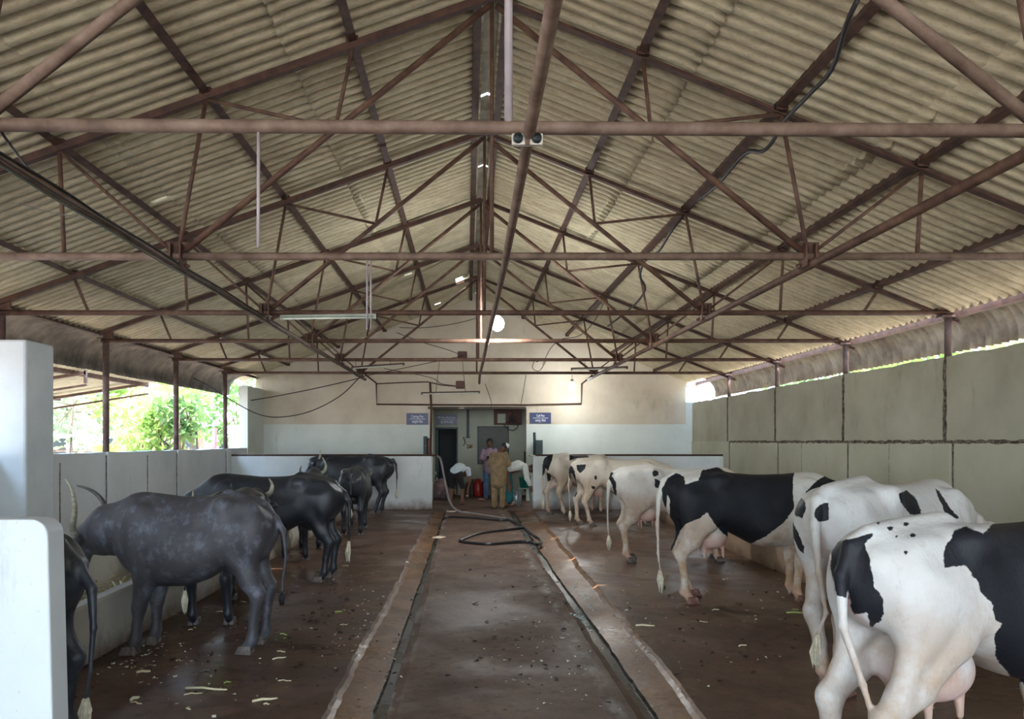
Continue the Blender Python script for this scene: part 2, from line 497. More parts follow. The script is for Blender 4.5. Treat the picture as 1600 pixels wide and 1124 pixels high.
for i, y in enumerate(ys):
    le, lm, lc, rc, rm, re_ = [lerp_tab(t, y) for t in (LE, LM, LC, RC, RM, RE)]
    le += jL[i]; re_ += jR[i]; lc += jC[i]; rc += jD[i]; lm += jM[i]; rm += jM[-i]
    prof = [(XL-.3,.0),(-2.8,.0),(le-.5,.0),(le-.02,.0),(le,-.018),(le+.03,-.035),((le+lm)/2,-.045),(lm,-.06),(lm+.01,-.085),(lc-.012,-.09),(lc,.005),(lc+.06,.022),(lc+.5,.03),
            (rc-.5,.03),(rc-.06,.022),(rc,.0),(rc+.015,-.08),(rm-.01,-.085),(rm,-.06),((rm+re_)/2,-.045),(re_-.03,-.035),(re_,-.016),(re_+.02,.0),(re_+.5,.0),(3.65,.0),(XR+.3,.0)]
    rows.append([(x, y, z) for x, z in prof])
m_ = len(rows[0]); vs = [p for r in rows for p in r]; fs = []; mi = []
matof = [0,0,0,0,2,2,2,3,3,3,1,1,1,1,1,1,3,3,2,2,2,2,0,0,0]
for i in range(n_-1):
    for j in range(m_-1):
        fs.append((i*m_+j, i*m_+j+1, (i+1)*m_+j+1, (i+1)*m_+j)); mi.append(matof[j])
b.add(vs, fs); b.mi = mi; b.sm = [False]*len(fs)
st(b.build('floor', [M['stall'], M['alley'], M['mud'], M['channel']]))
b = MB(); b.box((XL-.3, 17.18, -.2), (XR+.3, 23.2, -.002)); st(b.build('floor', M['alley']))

# ceiling: rows of corrugated sheets, lapped like tiles
PITCH, AMP = .146, .030
holes = [(250,305,.05),(458,408,.05),(458,417,.05),(497,476,.05),(685,473,.06),(1068,490,.03)]
def roof_slope(side):
    xs_edges = [0.0, 1.75, 3.45, 5.15, 6.32] if side < 0 else [0.0, 1.75, 3.40, 4.9, 5.68]
    b = MB(); yy = np.arange(Y0, YB+.24, PITCH/10)
    slope = .351 if side < 0 else .40
    for k in range(len(xs_edges)-1):
        a0 = xs_edges[k] + (.07 if k == 0 else -.10); a1 = xs_edges[k+1]+.02
        cols = np.linspace(a0, a1, 13)
        lift = .115 + (-.010*k)
        vs = []
        for y in yy:
            sheet = int((y-Y0)/1.02); jog = .012*math.sin(sheet*12.9+k*4.1) - .012*((y-Y0) % 1.02)
            for cx in cols:
                x = mid(y) + side*cx; ee = (cx-a0)/(a1-a0)
                z = RZ - slope*cx + lift + .009*(1-ee) + AMP*(2*abs(math.cos(PI*y/PITCH))**4.5-1) + jog*.3
                if cx == cols[-1]: z -= .004
                vs.append((x + side*jog*(1 if cx == cols[-1] else 0)*2, y, z))
        nc = len(cols); fs = []
        for i in range(len(yy)-1):
            for j in range(nc-1):
                q = (i*nc+j, i*nc+j+1, (i+1)*nc+j+1, (i+1)*nc+j)
                c = vs[q[0]]
                skip = False
                if side < 0 and c[1] > 3:
                    px = CX + c[0]/c[1]*F; py = CY-(c[2]-CAMZ)/c[1]*F
                    for hx, hy, hr in holes[:0]: pass
                if not skip: fs.append(q)
        b.add(vs, fs, 0, True)
    return b
# broken bits of sheet where the sky shows: (x across, y along, half sizes)
GAPS = [(-1.55,18.05,.10,.16)]
def roof_hit(px, py):
    d = 3.0
    while d < 19.5:
        p = at(px, py, d)
        if p.z > rafter_z(p.x, d)+.11: break
        d += .02
    return (p.x, d)
def in_gap(c, gaps):
    return any(abs(c[0]-g[0]) < g[2] and abs(c[1]-g[1]) < g[3] for g in gaps)
for side in (-1, 1):
    b = roof_slope(side)
    g = [roof_hit(726,433)+(.19,.20), roof_hit(458,412)+(.075,.03), roof_hit(250,305)+(.065,.012), roof_hit(461,477)+(.07,.03), roof_hit(685,473)+(.07,.05), roof_hit(640,426)+(.07,.05)] if side < 0 else [roof_hit(1168,383)+(.14,.008)]
    keep = [i for i, f in enumerate(b.f) if not in_gap(b.v[f[0]], g)]
    b.f = [b.f[i] for i in keep]; b.mi = [0]*len(keep); b.sm = [True]*len(keep)
    o = st(b.build('ceiling', M['roof'], solid=.006))

# ridge capping: dark sheet folded over the gap, broken in places
b = MB(); yv = Y0
rr = random.Random(5)
while yv < YB:
    L = rr.uniform(.55, 1.05)
    for sd in (-1, 1):
        y1 = min(yv+L-.004, YB)
        pts = []
        for y in (yv, y1):
            c = mid(y)
            pts += [(c-sd*.012, y, RZ+.215), (c+sd*.34, y, RZ+.075)]
        b.add(pts, [(0,1,3,2)])
    yv += L + (.06 if any(yv+L < g_ < yv+L+1.0 for g_ in (7.2,8.6,11.2)) else -.03)
tag(b.build('ridge_capping', M['roof_dark'], solid=.008), 'dark folded ridge capping running along the top of the roof', 'ridge capping')

# walls
def wall_box(name, a, c, m, bevel=0): 
    bb = MB(); bb.box(a, c); return st(bb.build(name, m, bevel=bevel))
# right wall: thick lower part, thinner rendered upper panel with a stained joint
b = MB(); b.box((XR, Y0-.4, 0), (XR+.28, YB+.2, 1.60)); 
b.build('wall_right', M['cement_low'])['kind'] = 'structure'
b = MB(); top = []
yy = np.arange(Y0-.4, YB+.2, .22); rg2 = np.random.default_rng(9); jj = np.convolve(rg2.normal(0,.014,len(yy)), np.ones(2)/2, 'same')
vs = []; fs = []
for i, y in enumerate(yy):
    zt = 2.64+jj[i]
    vs += [(XR+.015, y, 1.60), (XR+.015, y, zt), (XR+.20, y, zt-.01), (XR+.20, y, 1.60)]
for i in range(len(yy)-1):
    for j in range(4): fs.append((i*4+j, i*4+(j+1) % 4, (i+1)*4+(j+1) % 4, (i+1)*4+j))
fs += [(0,1,2,3), tuple(len(vs)-1-k for k in range(4))]
b.add(vs, fs); st(b.build('wall_right', M['cement_r']))
# stained horizontal joint and vertical joints
def stain_strip(p, q, w, depth=.012, name='trim_1', m=None):
    p = Vector(p); q = Vector(q); n = max(2, int((q-p).length/.07)); rs = random.Random(int(p.y*100)+int(p.z*10))
    b = MB(); d = (q-p).normalized(); side = Vector((0,0,1)) if abs(d.z) < .5 else Vector((0,1,0))
    if abs(d.x) > .5: side = Vector((0,0,1))
    nrm = d.cross(side).normalized()
    vs = []
    for i in range(n+1):
        c = p.lerp(q, i/n)
        for s_ in (-1, 1):
            ww = w*rs.uniform(.3, 1.2)*.5
            for e in (-1, 1): vs.append(c + side*s_*ww + nrm*e*depth)
    fs = []
    for i in range(n):
        o = i*4; k = o+4
        fs += [(o,o+2,k+2,k), (o+1,k+1,k+3,o+3), (o,k,k+1,o+1), (o+2,o+3,k+3,k+2)]
    fs += [(0,1,3,2)]
    b.add(vs, fs); return st(b.build(name, m or M['stain']))
stain_strip((XR+.004, Y0, 1.593), (XR+.004, 16.9, 1.593), .05, .014, 'trim_1')
TY = [3.72, 6.31, 9.08, 11.62, 14.30, 17.05]
TN = ['nearest roof truss', 'second roof truss', 'third roof truss', 'fourth roof truss', 'fifth roof truss', 'last roof truss before the gable']
for i, y in enumerate(TY):
    if y > 6.5: stain_strip((XR+.012, y, 1.6), (XR+.012, y, 2.6), .055 if y < 16 else .04, .012, 'trim_2')
for y in (5.1, 10.3, 8.0): pass
# pilasters of the lower right wall
for i, y in enumerate(TY):
    b = MB(); b.box((XR-.035, y-.16, 0), (XR+.02, y+.14, 1.575)); o = b.build('pilaster', M['cement_low'], bevel=.008)
    tag(o, 'shallow pale pilaster on the right wall below the %s' % TN[i], 'pilaster', 'right wall pilasters')
    stain_strip((XR-.002, y-.175, .75), (XR-.002, y-.175, 1.575), .022, .006, 'trim_3')
for y in (4.9, 7.6, 10.3, 13.1): stain_strip((XR+.0, y, .9), (XR+.0, y, 1.57), .010, .005, 'trim_4', M['stain_pale'])
# left wall, breast high
b = MB(); yy = np.arange(Y0-.4, 18.6, .2); vs = []; fs = []
jj = np.convolve(rg2.normal(0,.006,len(yy)), np.ones(2)/2, 'same')
for i, y in enumerate(yy):
    zt = 1.43+jj[i]
    vs += [(XL-.22, y, 0), (XL-.22, y, zt), (XL, y, zt), (XL, y, 0)]
for i in range(len(yy)-1):
    for j in range(3): fs.append((i*4+j, i*4+j+1, (i+1)*4+j+1, (i+1)*4+j))
fs += [(0,1,2,3), tuple(len(vs)-1-k for k in range(4))]
b.add(vs, fs); st(b.build('wall_left', M['white']))
for y in TY[3:]:
    b = MB(); b.box((XL-.01, y-.10, 0), (XL+.035, y+.14, 1.435)); o = b.build('pilaster', M['white'], bevel=.006)
    tag(o, 'whitewashed pilaster on the left wall below the %s' % TN[TY.index(y)], 'pilaster', 'left wall pilasters')
    stain_strip((XL+.012, y-.11, .1), (XL+.012, y-.11, 1.38), .018, .006, 'trim_5', M['stain_pale'])
stain_strip((XL+.006, 10.25, .1), (XL+.006, 10.25, 1.3), .012, .006, 'trim_5', M['stain_pale'])
stain_strip((XL+.006, 12.95, .1), (XL+.006, 12.95, 1.36), .016, .006, 'trim_5', M['stain_pale'])
wall_box('wall_left', (XL-.22, 18.55, 0), (XL, YB+.1, 3.0), M['gable_low'])
# pillar at the left, near the third truss
b = MB(); b.box((-6.06, 8.9, 0), (-5.47, 9.5, 2.83))
o = tag(b.build('concrete_pillar', M['white'], bevel=.03), 'broad whitewashed pillar at the left edge, rising above the low wall', 'pillar')
# gable wall in three pieces round the recess, then the recess itself
OX0, OX1, OZ = -1.28, 1.25, 2.50
def gable_piece(name, x0, x1, z0, m, zlim=None):
    b = MB(); n = 14; xs = np.linspace(x0, x1, n+1); vs = []
    extra = sorted(set(list(xs)+([mid(YB)] if x0 < mid(YB) < x1 else [])))
    for x in extra:
        zt = rafter_z(x, YB)+.20 if zlim is None else zlim
        for y in (YB, YB+.25): vs += [(x, y, z0), (x, y, zt)]
    fs = []
    for i in range(len(extra)-1):
        o = i*4; k = o+4
        fs += [(o,k,k+1,o+1), (o+2,o+3,k+3,k+2), (o,o+2,k+2,k), (o+1,k+1,k+3,o+3)]
    fs += [(0,1,3,2), (len(vs)-4,len(vs)-2,len(vs)-1,len(vs)-3)]
    b.add(vs, fs); return st(b.build(name, m))
gable_piece('wall_back', XL-.2, XR-.16, OZ, M['gable_up'])
gable_piece('wall_back', XR-.16, XR+.28, 3.06, M['gable_up'])
gable_piece('wall_back', XR-.16, XR+.28, 0, M['gable_low'], 2.66)
zsplit = 2.06
gable_piece('wall_back', XL-.2, OX0, 0, M['gable_low'], zsplit); gable_piece('wall_back', XL-.2, OX0, zsplit, M['gable_up'], OZ)
gable_piece('wall_back', OX1, XR-.16, 0, M['gable_low'], zsplit); gable_piece('wall_back', OX1, XR-.16, zsplit, M['gable_up'], OZ)
RB = 22.0
DX0, DX1, DZ = -1.33, -.66, 2.02; WX0, WX1, WZ0, WZ1 = -.08, .86, .92, 2.05
b = MB()
for a, c in (((-2.0,RB,0),(DX0,RB+.2,3.2)), ((DX0,RB,DZ),(DX1,RB+.2,3.2)), ((DX1,RB,0),(WX0,RB+.2,3.2)), ((WX0,RB,0),(WX1,RB+.2,WZ0)), ((WX0,RB,WZ1),(WX1,RB+.2,3.2)), ((WX1,RB,0),(1.9,RB+.2,3.2))):
    b.box(a, c)
st(b.build('wall_recess', M['recess']))
b = MB(); b.box((-1.62,YB+.25,0),(-1.46,RB,3.2)); b.box((1.36,YB+.25,0),(1.5,RB,3.2)); b.box((-1.62,YB+.25,2.9),(1.5,RB+.2,3.05)); st(b.build('wall_recess', M['recess']))
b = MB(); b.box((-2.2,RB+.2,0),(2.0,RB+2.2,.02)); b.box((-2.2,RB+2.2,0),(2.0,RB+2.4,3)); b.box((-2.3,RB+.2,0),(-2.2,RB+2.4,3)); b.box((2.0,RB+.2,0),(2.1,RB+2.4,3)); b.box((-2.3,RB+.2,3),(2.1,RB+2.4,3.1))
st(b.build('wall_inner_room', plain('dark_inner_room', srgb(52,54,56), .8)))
# door: dark green frame, leaf standing open inwards
M['green'] = plain('dark_green_paint', srgb(34,66,62), .5); M['darkgreen'] = plain('blackish_green_paint', srgb(28,42,42), .5)
b = MB(); b.box((DX0,RB-.02,0),(DX0+.05,RB+.12,DZ)); b.box((DX1-.04,RB-.02,0),(DX1,RB+.12,DZ)); b.box((DX0,RB-.02,DZ-.05),(DX1,RB+.12,DZ))
fr_ = st(b.build('door_1', M['green']))
b = MB(); b.box((DX0+.05,RB+.10,.02),(DX0+.09,RB+.72,DZ-.06)); b.box((DX0+.09,RB+.2,.3),(DX0+.1,RB+.6,.9)); b.build('door_leaf', M['green'], fr_)
b = MB(); b.tube([(DX0+.12,RB+.66,1.0),(DX0+.12,RB+.66,1.12)], .012, 8); b.build('door_handle', M['king'], fr_)
# window: mesh screen in a thin dark frame
b = MB(); t = .035
b.box((WX0,RB-.02,WZ0),(WX0+t,RB+.06,WZ1)); b.box((WX1-t,RB-.02,WZ0),(WX1,RB+.06,WZ1)); b.box((WX0,RB-.02,WZ0),(WX1,RB+.06,WZ0+t)); b.box((WX0,RB-.02,WZ1-t),(WX1,RB+.06,WZ1))
wf = st(b.build('window_1', M['darkgreen']))
b = MB(); b.box((WX0+t,RB+.01,WZ0+t),(WX1-t,RB+.018,WZ1-t)); b.build('window_pane', plain('dusty_dark_screen', srgb(72,74,66), .5), wf)
b = MB()
for k in range(1,5): x = WX0+(WX1-WX0)*k/5; b.tube([(x,RB+.03,WZ0),(x,RB+.03,WZ1)], .006, 6)
b.build('window_bars', M['darkgreen'], wf)
# lintel over the recess
b = MB(); b.box((OX0-.12,YB-.06,OZ-.03),(OX1-.02,YB+.1,OZ+.03)); tag(b.build('lintel_beam', plain('dark_stained_lintel', srgb(70,64,52), .8)), 'dark lintel beam over the recessed doorway in the back wall', 'lintel')

# end partitions and the near one
def partition(x0, x1, y, t, zt, m, label, round_end=None):
    b = MB(); prof = []
    n = 8
    if round_end == 'r':
        r = .075; prof = [(x0,0),(x1+.03,0)]+[(x1-r+r*math.cos(a), zt-r+r*math.sin(a)) for a in np.linspace(0, PI/2, n)]+[(x0,zt)]
    else:
        r = .03; prof = [(x0,0),(x1,0),(x1,zt-r),(x1-r,zt),(x0+r,zt),(x0,zt-r)]
    k = len(prof); vs = [(x,y,z) for x,z in prof]+[(x,y+t,z) for x,z in prof]
    fs = [tuple(range(k)), tuple(range(2*k-1,k-1,-1))]+[(i,k+i,k+(i+1)%k,(i+1)%k) for i in range(k)]
    b.add(vs, fs); return tag(b.build('partition_wall', m, bevel=.008), label, 'partition wall')
partition(XL, -1.12, 17.28, .12, 1.255, M['white_base'], 'white partition across the far left end, behind the buffaloes')
partition(1.24, XR, 17.28, .12, 1.255, M['white_base'], 'pale partition across the far right end, behind the tan cows')
partition(-5.6, -1.872, 3.2, .13, 1.262, M['white'], 'bright white partition with a rounded corner in the left foreground', 'r')
for x0, x1, lab in ((XL+.02, -1.0, 'dark rusty rail along the top of the far left partition'), (1.3, XR-.02, 'dark rusty rail along the top of the far right partition')):
    b = MB(); b.tube([(x0,17.30,1.275),((x0+x1)/2,17.30,1.28),(x1,17.30,1.275)], .022, 8); tag(b.build('top_rail', M['purlin']), lab, 'rail')

# feeding troughs
def trough(xf, xb, y0, y1, m, label):
    s_ = 1 if xb > xf else -1; hf, hb, t = .43, .55, .11
    prof = [(xf,0),(xf,hf-.02),(xf+s_*.02,hf),(xf+s_*t,hf),(xf+s_*(t+.06),.18),(xb-s_*(t+.06),.18),(xb-s_*t,hb),(xb,hb),(xb,0)]
    yy = np.arange(y0, y1, .25); rs = np.random.default_rng(int(abs(xf)*10)); k = len(prof); vs = []
    for y in yy:
        j = rs.normal(0,.007); vs += [(x+j*(1 if z > .3 else .4), y, z+(j if z > .3 else 0)) for x, z in prof]
    fs = [(i*k+j, i*k+(j+1)%k, (i+1)*k+(j+1)%k, (i+1)*k+j) for i in range(len(yy)-1) for j in range(k)]
    fs += [tuple(range(k)), tuple(len(vs)-1-q for q in range(k))]
    b = MB(); b.add(vs, fs); return tag(b.build('feeding_trough', m), label, 'feeding trough')
trough(-2.82, -3.75, 4.75, 15.9, M['trough'], 'long whitewashed concrete trough the buffaloes feed from')
trough(3.66, 4.6, -2.0, 17.25, M['trough_r'], 'long brown concrete trough the dairy cows face')
# fodder lying in the troughs
def fodder(x0, x1, y0, y1, n, m, label, z=.19):
    b = MB(); rs = random.Random(int(x0*10))
    for i in range(n):
        x = rs.uniform(x0, x1); y = rs.uniform(y0, y1); zz = z+rs.uniform(0,.13); a = rs.uniform(0, PI); L = rs.uniform(.05,.16)
        d = Vector((math.cos(a), math.sin(a), rs.uniform(-.3,.3)))*L
        b.bar(Vector((x,y,zz)), Vector((x,y,zz))+d, .012, .003)
    return tag(b.build('chopped_fodder', m), label, 'fodder', kind='stuff')
M['straw'] = plain('pale_straw', srgb(206,196,160), .8); M['straw_green'] = plain('green_straw', srgb(150,170,90), .7)
fodder(-3.55,-3.0,4.95,15.6,2400, M['straw'], 'chopped fodder lying in the buffalo trough'); fodder(3.85,4.4,2.0,17.0,1800, M['straw'], 'chopped fodder lying in the dairy cow trough')
# posts
for i, y in enumerate(TY):
    zt = 3.15
    if i >= 2:
        b = MB(); b.tube([(XL-.05,y,1.40),(XL-.05,y,zt)], .048, 12); b.box((XL-.13,y-.08,1.42),(XL+.03,y+.08,1.436)); o = b.build('roof_post', M['post'])
        tag(o, 'round rusty post on the low left wall carrying the %s' % TN[i], 'post', 'left eave posts')
    b = MB(); b.tube([(XR+.05,y,2.55),(XR+.05,y,zt)], .042, 12); b.box((XR-.06,y-.07,zt-.03),(XR+.18,y+.07,zt-.005)); o = b.build('roof_post', M['post'])
    tag(o, 'short rusty post on the right wall carrying the %s' % TN[i], 'post', 'right eave posts')
# curved corrugated aprons below the eaves
def apron(side, y0, y1, m, label, xo, ribs=True):
    path = []
    for t in np.linspace(0, 1, 9):
        a = t*PI*.56
        path.append((xo+side*.45*math.sin(a), 3.29-.43*(1-math.cos(a))))
    b = MB(); yy = np.arange(y0, y1, PITCH/6); k = len(path); vs = []
    for y in yy:
        wv = .022*math.cos(2*PI*y/PITCH)*(1 if ribs else .35)
        for i, (x, z) in enumerate(path):
            t = i/(k-1)*PI*.56
            lap = .02 if int((y-y0)/1.05) % 2 else 0
            vs.append((x+side*math.sin(t)*(wv+lap)*1.0, y, z+math.cos(t)*(wv+lap)))
    fs = [(i*k+j, i*k+j+1, (i+1)*k+j+1, (i+1)*k+j) for i in range(len(yy)-1) for j in range(k-1)]
    b.add(vs, fs, 0, True); return tag(b.build('eave_apron', m, solid=.008), label, 'eave apron')
apron(1, 1.5, 19.75, M['roof_apron'], 'curved corrugated apron sheets hanging under the right-hand eave', 5.80)
apron(-1, 1.5, 18.9, M['roof_dark'], 'dark curved apron sheets hanging under the left-hand eave', -5.98, False)  # begins out of view, lengthened to cut sky light on the pillar
# ------------------------------------------------------------------ roof trusses
PX_L = [-1.2, -2.45, -3.7, -5.05]; PX_R = [1.28, 2.46, 3.66, 4.82]
ords = ['first', 'second', 'third', 'fourth', 'fifth', 'last']
labs = ['nearest roof truss, its lavender-grey king pipe holding a two-lamp board', 'second roof truss from the viewer, with two thin rods hanging from its tie',
        'third roof truss from the viewer, with the long tube lamp under its tie', 'fourth roof truss from the viewer, thin tie crossing the bright gable',
        'fifth roof truss from the viewer, second nearest the gable wall', 'last roof truss, the lowest tie line before the gable wall']
for i, y in enumerate(TY):
    c = mid(y); root = empty('roof_truss', (c, y, 3.18)); tag(root, labs[i], 'roof truss', 'roof trusses')
    def L(p): return (p[0]-c, p[1]-y, p[2]-3.18)
    def rod(name, p, q, r, m=M['steel']):
        p = L(p); q = L(q)
        b = MB(); b.tube([p, q], r, 10); return b.build(name, m, root)
    def rz(x): return rafter_z(x, y)
    tl, tr = (XL-.12, 3.18), (XR+.12, 3.18)
    tilt = .035 if i == 0 else (.0 if i == 1 else 0)
    rod('tie_beam', (tl[0], y, 3.18+tilt), (tr[0], y, 3.18-tilt), .033, M['pipe'] if i < 2 else M['steel'])
    apex = (c, y, RZ-.03)
    for sd in (-1, 1):
        xe = XL-.15 if sd < 0 else XR+.2
        b = MB(); b.angle(L((c, y, RZ)), L((xe, y, rz(xe))), .062, .008); b.build('rafter', M['purlin'] if i else M['steel'], root)
        B = (c+sd*2.69, y, 3.18 - (tilt*sd*.45))
        rod('diagonal', (c+sd*.03, y, RZ-.08), B, .032 if i == 0 else .027, M['pipe'] if i == 0 else M['steel'])
        PXs = PX_L if sd < 0 else PX_R
        Rn = [(c+sd*abs(v), y, rz(c+sd*abs(v))-.02) for v in PXs]
        Mn = Vector(apex).lerp(Vector(B), .50)
        rod('strut', Rn[0], Mn, .017); rod('strut', Rn[1], Mn, .016); rod('strut', Rn[1], B, .018); rod('strut', Rn[2], B, .015)
        rod('strut', Rn[2], (Rn[2][0]-sd*.04, y, 3.18), .018)
        rod('strut', Rn[3], (Rn[3][0]-sd*.18, y, 3.18), .018)
        # bolted flange at the tie joint
        b = MB(); bx, by, bz = L(B)
        b.box((bx-.05,by-.07,bz-.10),(bx-.036,by+.07,bz+.10)); b.box((bx+.036,by-.07,bz-.10),(bx+.05,by+.07,bz+.10)); b.box((bx-.09,by-.008,bz-.02),(bx+.09,by+.008,bz+.12))
        b.build('gusset_plate', M['steel'], root)
        for q in (-1, 1):
            b = MB(); b.tube([(bx-.085,by+.04,bz+q*.075),(bx+.085,by+.04,bz+q*.075)], .012, 6)
            for e in (-1,1): b.lathe((bx+e*.06,by+.04,bz+q*.075), [(.02,-.01),(.02,.01)], 6, axis='x')
            b.build('bolt', M['steel'], root)
        # end bracket
        b = MB(); ex, ey, ez = L((XL-.03 if sd < 0 else XR+.03, y, 3.18)); b.box((ex-.14,ey-.05,ez+.03),(ex+.14,ey+.05,ez+.05)); b.box((ex-.06,ey-.006,ez),(ex+.1,ey+.006,ez+.14)); b.build('end_bracket', M['steel'], root)
    rod('king_post', (c-.01, y, 3.18), (c-.01, y, RZ-.05), .021 if i == 0 else .018, M['king'] if i == 0 else M['steel'])
# purlins
for sd, PXs in ((-1, PX_L), (1, PX_R)):
    for j, v in enumerate(PXs):
        b = MB()
        for y0, y1 in zip([Y0]+TY, TY+[YB]):
            x0, x1 = mid(y0)+sd*abs(v), mid(y1)+sd*abs(v)
            z0, z1 = rafter_z(x0,y0)+.055, rafter_z(x1,y1)+.055
            b.angle((x0,y0-.06,z0), (x1,y1,z1), .07, .010, up=(sd*.35,0,1))
            b.box((x1-.05,y1-.03,z1-.05),(x1+.05,y1+.03,z1+.02))
        pos = [['highest', 'second highest', 'third highest', 'lowest'][j], 'left' if sd < 0 else 'right']
        tag(b.build('purlin', M['purlin']), '%s dark rusted purlin below the ridge on the %s roof slope' % tuple(pos), 'purlin', 'roof purlins')
    b = MB(); x0, x1 = mid(Y0)+sd*.13, mid(YB)+sd*.13
    b.angle((x0,Y0,RZ+.03), (x1,YB,RZ+.03), .075, .012); tag(b.build('ridge_purlin', M['purlin']), 'ridge purlin on the %s of the open ridge slot' % ('left' if sd < 0 else 'right'), 'purlin')
    xe = -6.0 if sd < 0 else 5.83
    b = MB(); b.angle((xe,Y0,rafter_z(xe,8)+.05), (xe,YB,rafter_z(xe,8)+.05), .07, .01); tag(b.build('eave_purlin', M['purlin']), 'eave purlin along the %s-hand edge of the roof' % ('left' if sd < 0 else 'right'), 'purlin')
# long ties running down the shed
def runner(pts, r, m, label, name='longitudinal_tie', seg=12):
    b = MB(); b.tube(pts, r, seg); return tag(b.build(name, m), label, 'tie pipe')
runner([(mid(Y0)+.02,Y0,3.10),(mid(6.3)+.10,6.31,3.11),(mid(17)+.06,17.05,3.11),(mid(17)+.05,18.0,3.02)], .03, M['pipe'], 'central brown pipe running the length of the shed under the trusses')
runner([(mid(y)-2.70,y,3.10-.0*y) for y in (Y0,3.72,9.08,14.3,17.05,17.9)], .034, M['pipe'], 'left brown pipe running the length of the shed, cables tied along it')
runner([(mid(y)+2.70,y,3.10) for y in (Y0,3.72,9.08,14.3,17.05,17.9)], .034, M['steel'], 'right rusty pipe running the length of the shed under the trusses')

def sag(p, q, s, n=10, jit=0, seed=1):
    p = Vector(p); q = Vector(q); rs = random.Random(seed); out = []
    for i in range(n+1):
        t = i/n; v = p.lerp(q, t); v.z -= s*4*t*(1-t)
        if jit and 0 < i < n: v += Vector((rs.uniform(-jit,jit), 0, rs.uniform(-jit,jit)))
        out.append(v)
    return out
def fair(pts, k=4):
    pp = [Vector(p) for p in pts]; out = []
    for i in range(len(pp)-1):
        p0 = pp[max(i-1,0)]; p1 = pp[i]; p2 = pp[i+1]; p3 = pp[min(i+2,len(pp)-1)]
        for j in range(k):
            t = j/k; out.append(.5*((2*p1)+(-p0+p2)*t+(2*p0-5*p1+4*p2-p3)*t*t+(-p0+3*p1-3*p2+p3)*t**3))
    return out+[pp[-1]]
def cable(pts, r, label, m=None, name='cable'):
    b = MB(); b.tube(fair(pts), r, 7); return tag(b.build(name, m or M['cable']), label, 'cable')
# cables tied along the left pipe
def along(off, zoff, y0, y1, n, j, seed):
    rs = random.Random(seed); return [Vector((mid(y)-2.70+off+rs.uniform(-j,j), y, 3.10+zoff+rs.uniform(-j,j))) for y in np.linspace(y0,y1,n)]
cable(along(.040,.012,2.6,17.0,24,.008,1), .007, 'black cable tied to the right of the left-hand long pipe')
cable(along(.01,-.046,2.6,17.0,24,.010,2), .006, 'grey-green cable slung under the left-hand long pipe', M['greycable'])
cable(along(.06,-.03,3.0,16.8,20,.014,3), .0045, 'thin dark wire hanging loosely beside the left-hand long pipe')
# thick black cable following the second purlin on the right
pts = [at(1340,0,4.6)+Vector((0,0,.0)), at(1322,40,4.75), at(1300,108,5.2), at(1262,150,5.6), at(1225,190,6.2), at(1207,222,6.35), at(1190,237,6.5), at(1164,240,6.8), at(1120,290,7.5), at(1085,318,8.9), at(1050,360,9.3), at(1030,392,9.8), at(1008,408,10.2), at(1000,432,11.0), at(1008,452,11.4), at(990,478,12.4), at(950,510,14.0)]
cable(pts, .017, 'thick black cable slung beneath the second purlin on the right slope')
cable([at(0,200,3.75),at(8,215,3.8),at(40,258,4.4),at(60,280,5.0)], .008, 'thin black wire looping at the left edge of the nearest truss')
cable(sag(at(30,318,5.5), at(150,342,6.5), .02), .004, 'thin pale wire strung below the roof at the far left', M['king'])
# hanging drops
b = MB(); b.tube([at(404,198,3.72), at(403.5,387,3.72)], .0085, 8); tag(b.build('hanging_rod', M['king']), 'thin grey rod hanging from the nearest tie on the left', 'rod')
for x in (573.5, 579.5):
    b = MB(); b.tube([at(x,400,6.31), at(x,515,6.31)], .008, 8); tag(b.build('hanging_rod', M['king']), '%s grey rod of the pair hanging from the second tie' % ('left' if x < 576 else 'right'), 'rod', 'paired hanging rods')
# two-lamp board clamped on the central pipe
yb = 3.62
root = empty('lamp_board', at(824,217,yb)); tag(root, 'white board with two empty lamp sockets clamped below the nearest tie', 'lamp board')
M['board'] = two_tone('grimy_white_board', srgb(176,164,144), srgb(206,200,188), 12, .6, .2)
b = MB(); b.box((-.076,-.0,-.028),(.076,.03,.028)); b.build('board', M['board'], root, bevel=.004)
for sx in (-1,1):
    b = MB(); b.lathe((sx*.046,-.018,0), [(.020,-.01),(.024,.0),(.024,.018),(.014,.02)], 14, axis='y'); s_ = b.build('lamp_socket', M['darkgreen'], root)
    b = MB(); b.lathe((sx*.046,-.031,0), [(.011,.0),(.011,.01)], 12, axis='y'); b.build('socket_core', M['cable'], s_)
b = MB(); b.tube([at(858,0,2.9)-root.location, (-.004,.0,.12),(-.006,-.012,.0)], .012, 8); 
b = MB(); b.box((-.012,-.004,-.03),(.012,.0,.05)); b.build('clamp', M['steel'], root)
# tube lamps
def tube_lamp(p, q, label, m_body, drops=()):
    p = Vector(p); q = Vector(q); root = empty('tube_lamp', p.lerp(q,.5)); tag(root, label, 'tube lamp')
    o = root.location; d = (q-p).normalized()
    b = MB(); b.bar(p-o, q-o, .045, .03); b.build('batten', m_body, root, bevel=.003)
    b = MB(); b.tube([p-o+d*.03+Vector((0,0,-.03)), q-o-d*.03+Vector((0,0,-.03))], .013, 10); b.build('glass_tube', M['tube'], root)
    for e in (p, q):
        s2 = d if e is p else -d
        b = MB(); b.bar(e-o+Vector((0,0,-.03)), e-o+s2*.03+Vector((0,0,-.03)), .03, .035); b.build('end_holder', m_body, root)
    for dp in drops:
        b = MB(); b.tube([Vector(dp[0])-o, Vector(dp[1])-o], .006, 6); b.build('suspension_rod', M['steel'], root)
M['tube'] = plain('milky_tube_glass', srgb(206,214,200), .2); M['lampbody'] = plain('grey_green_batten', srgb(150,158,142), .5)
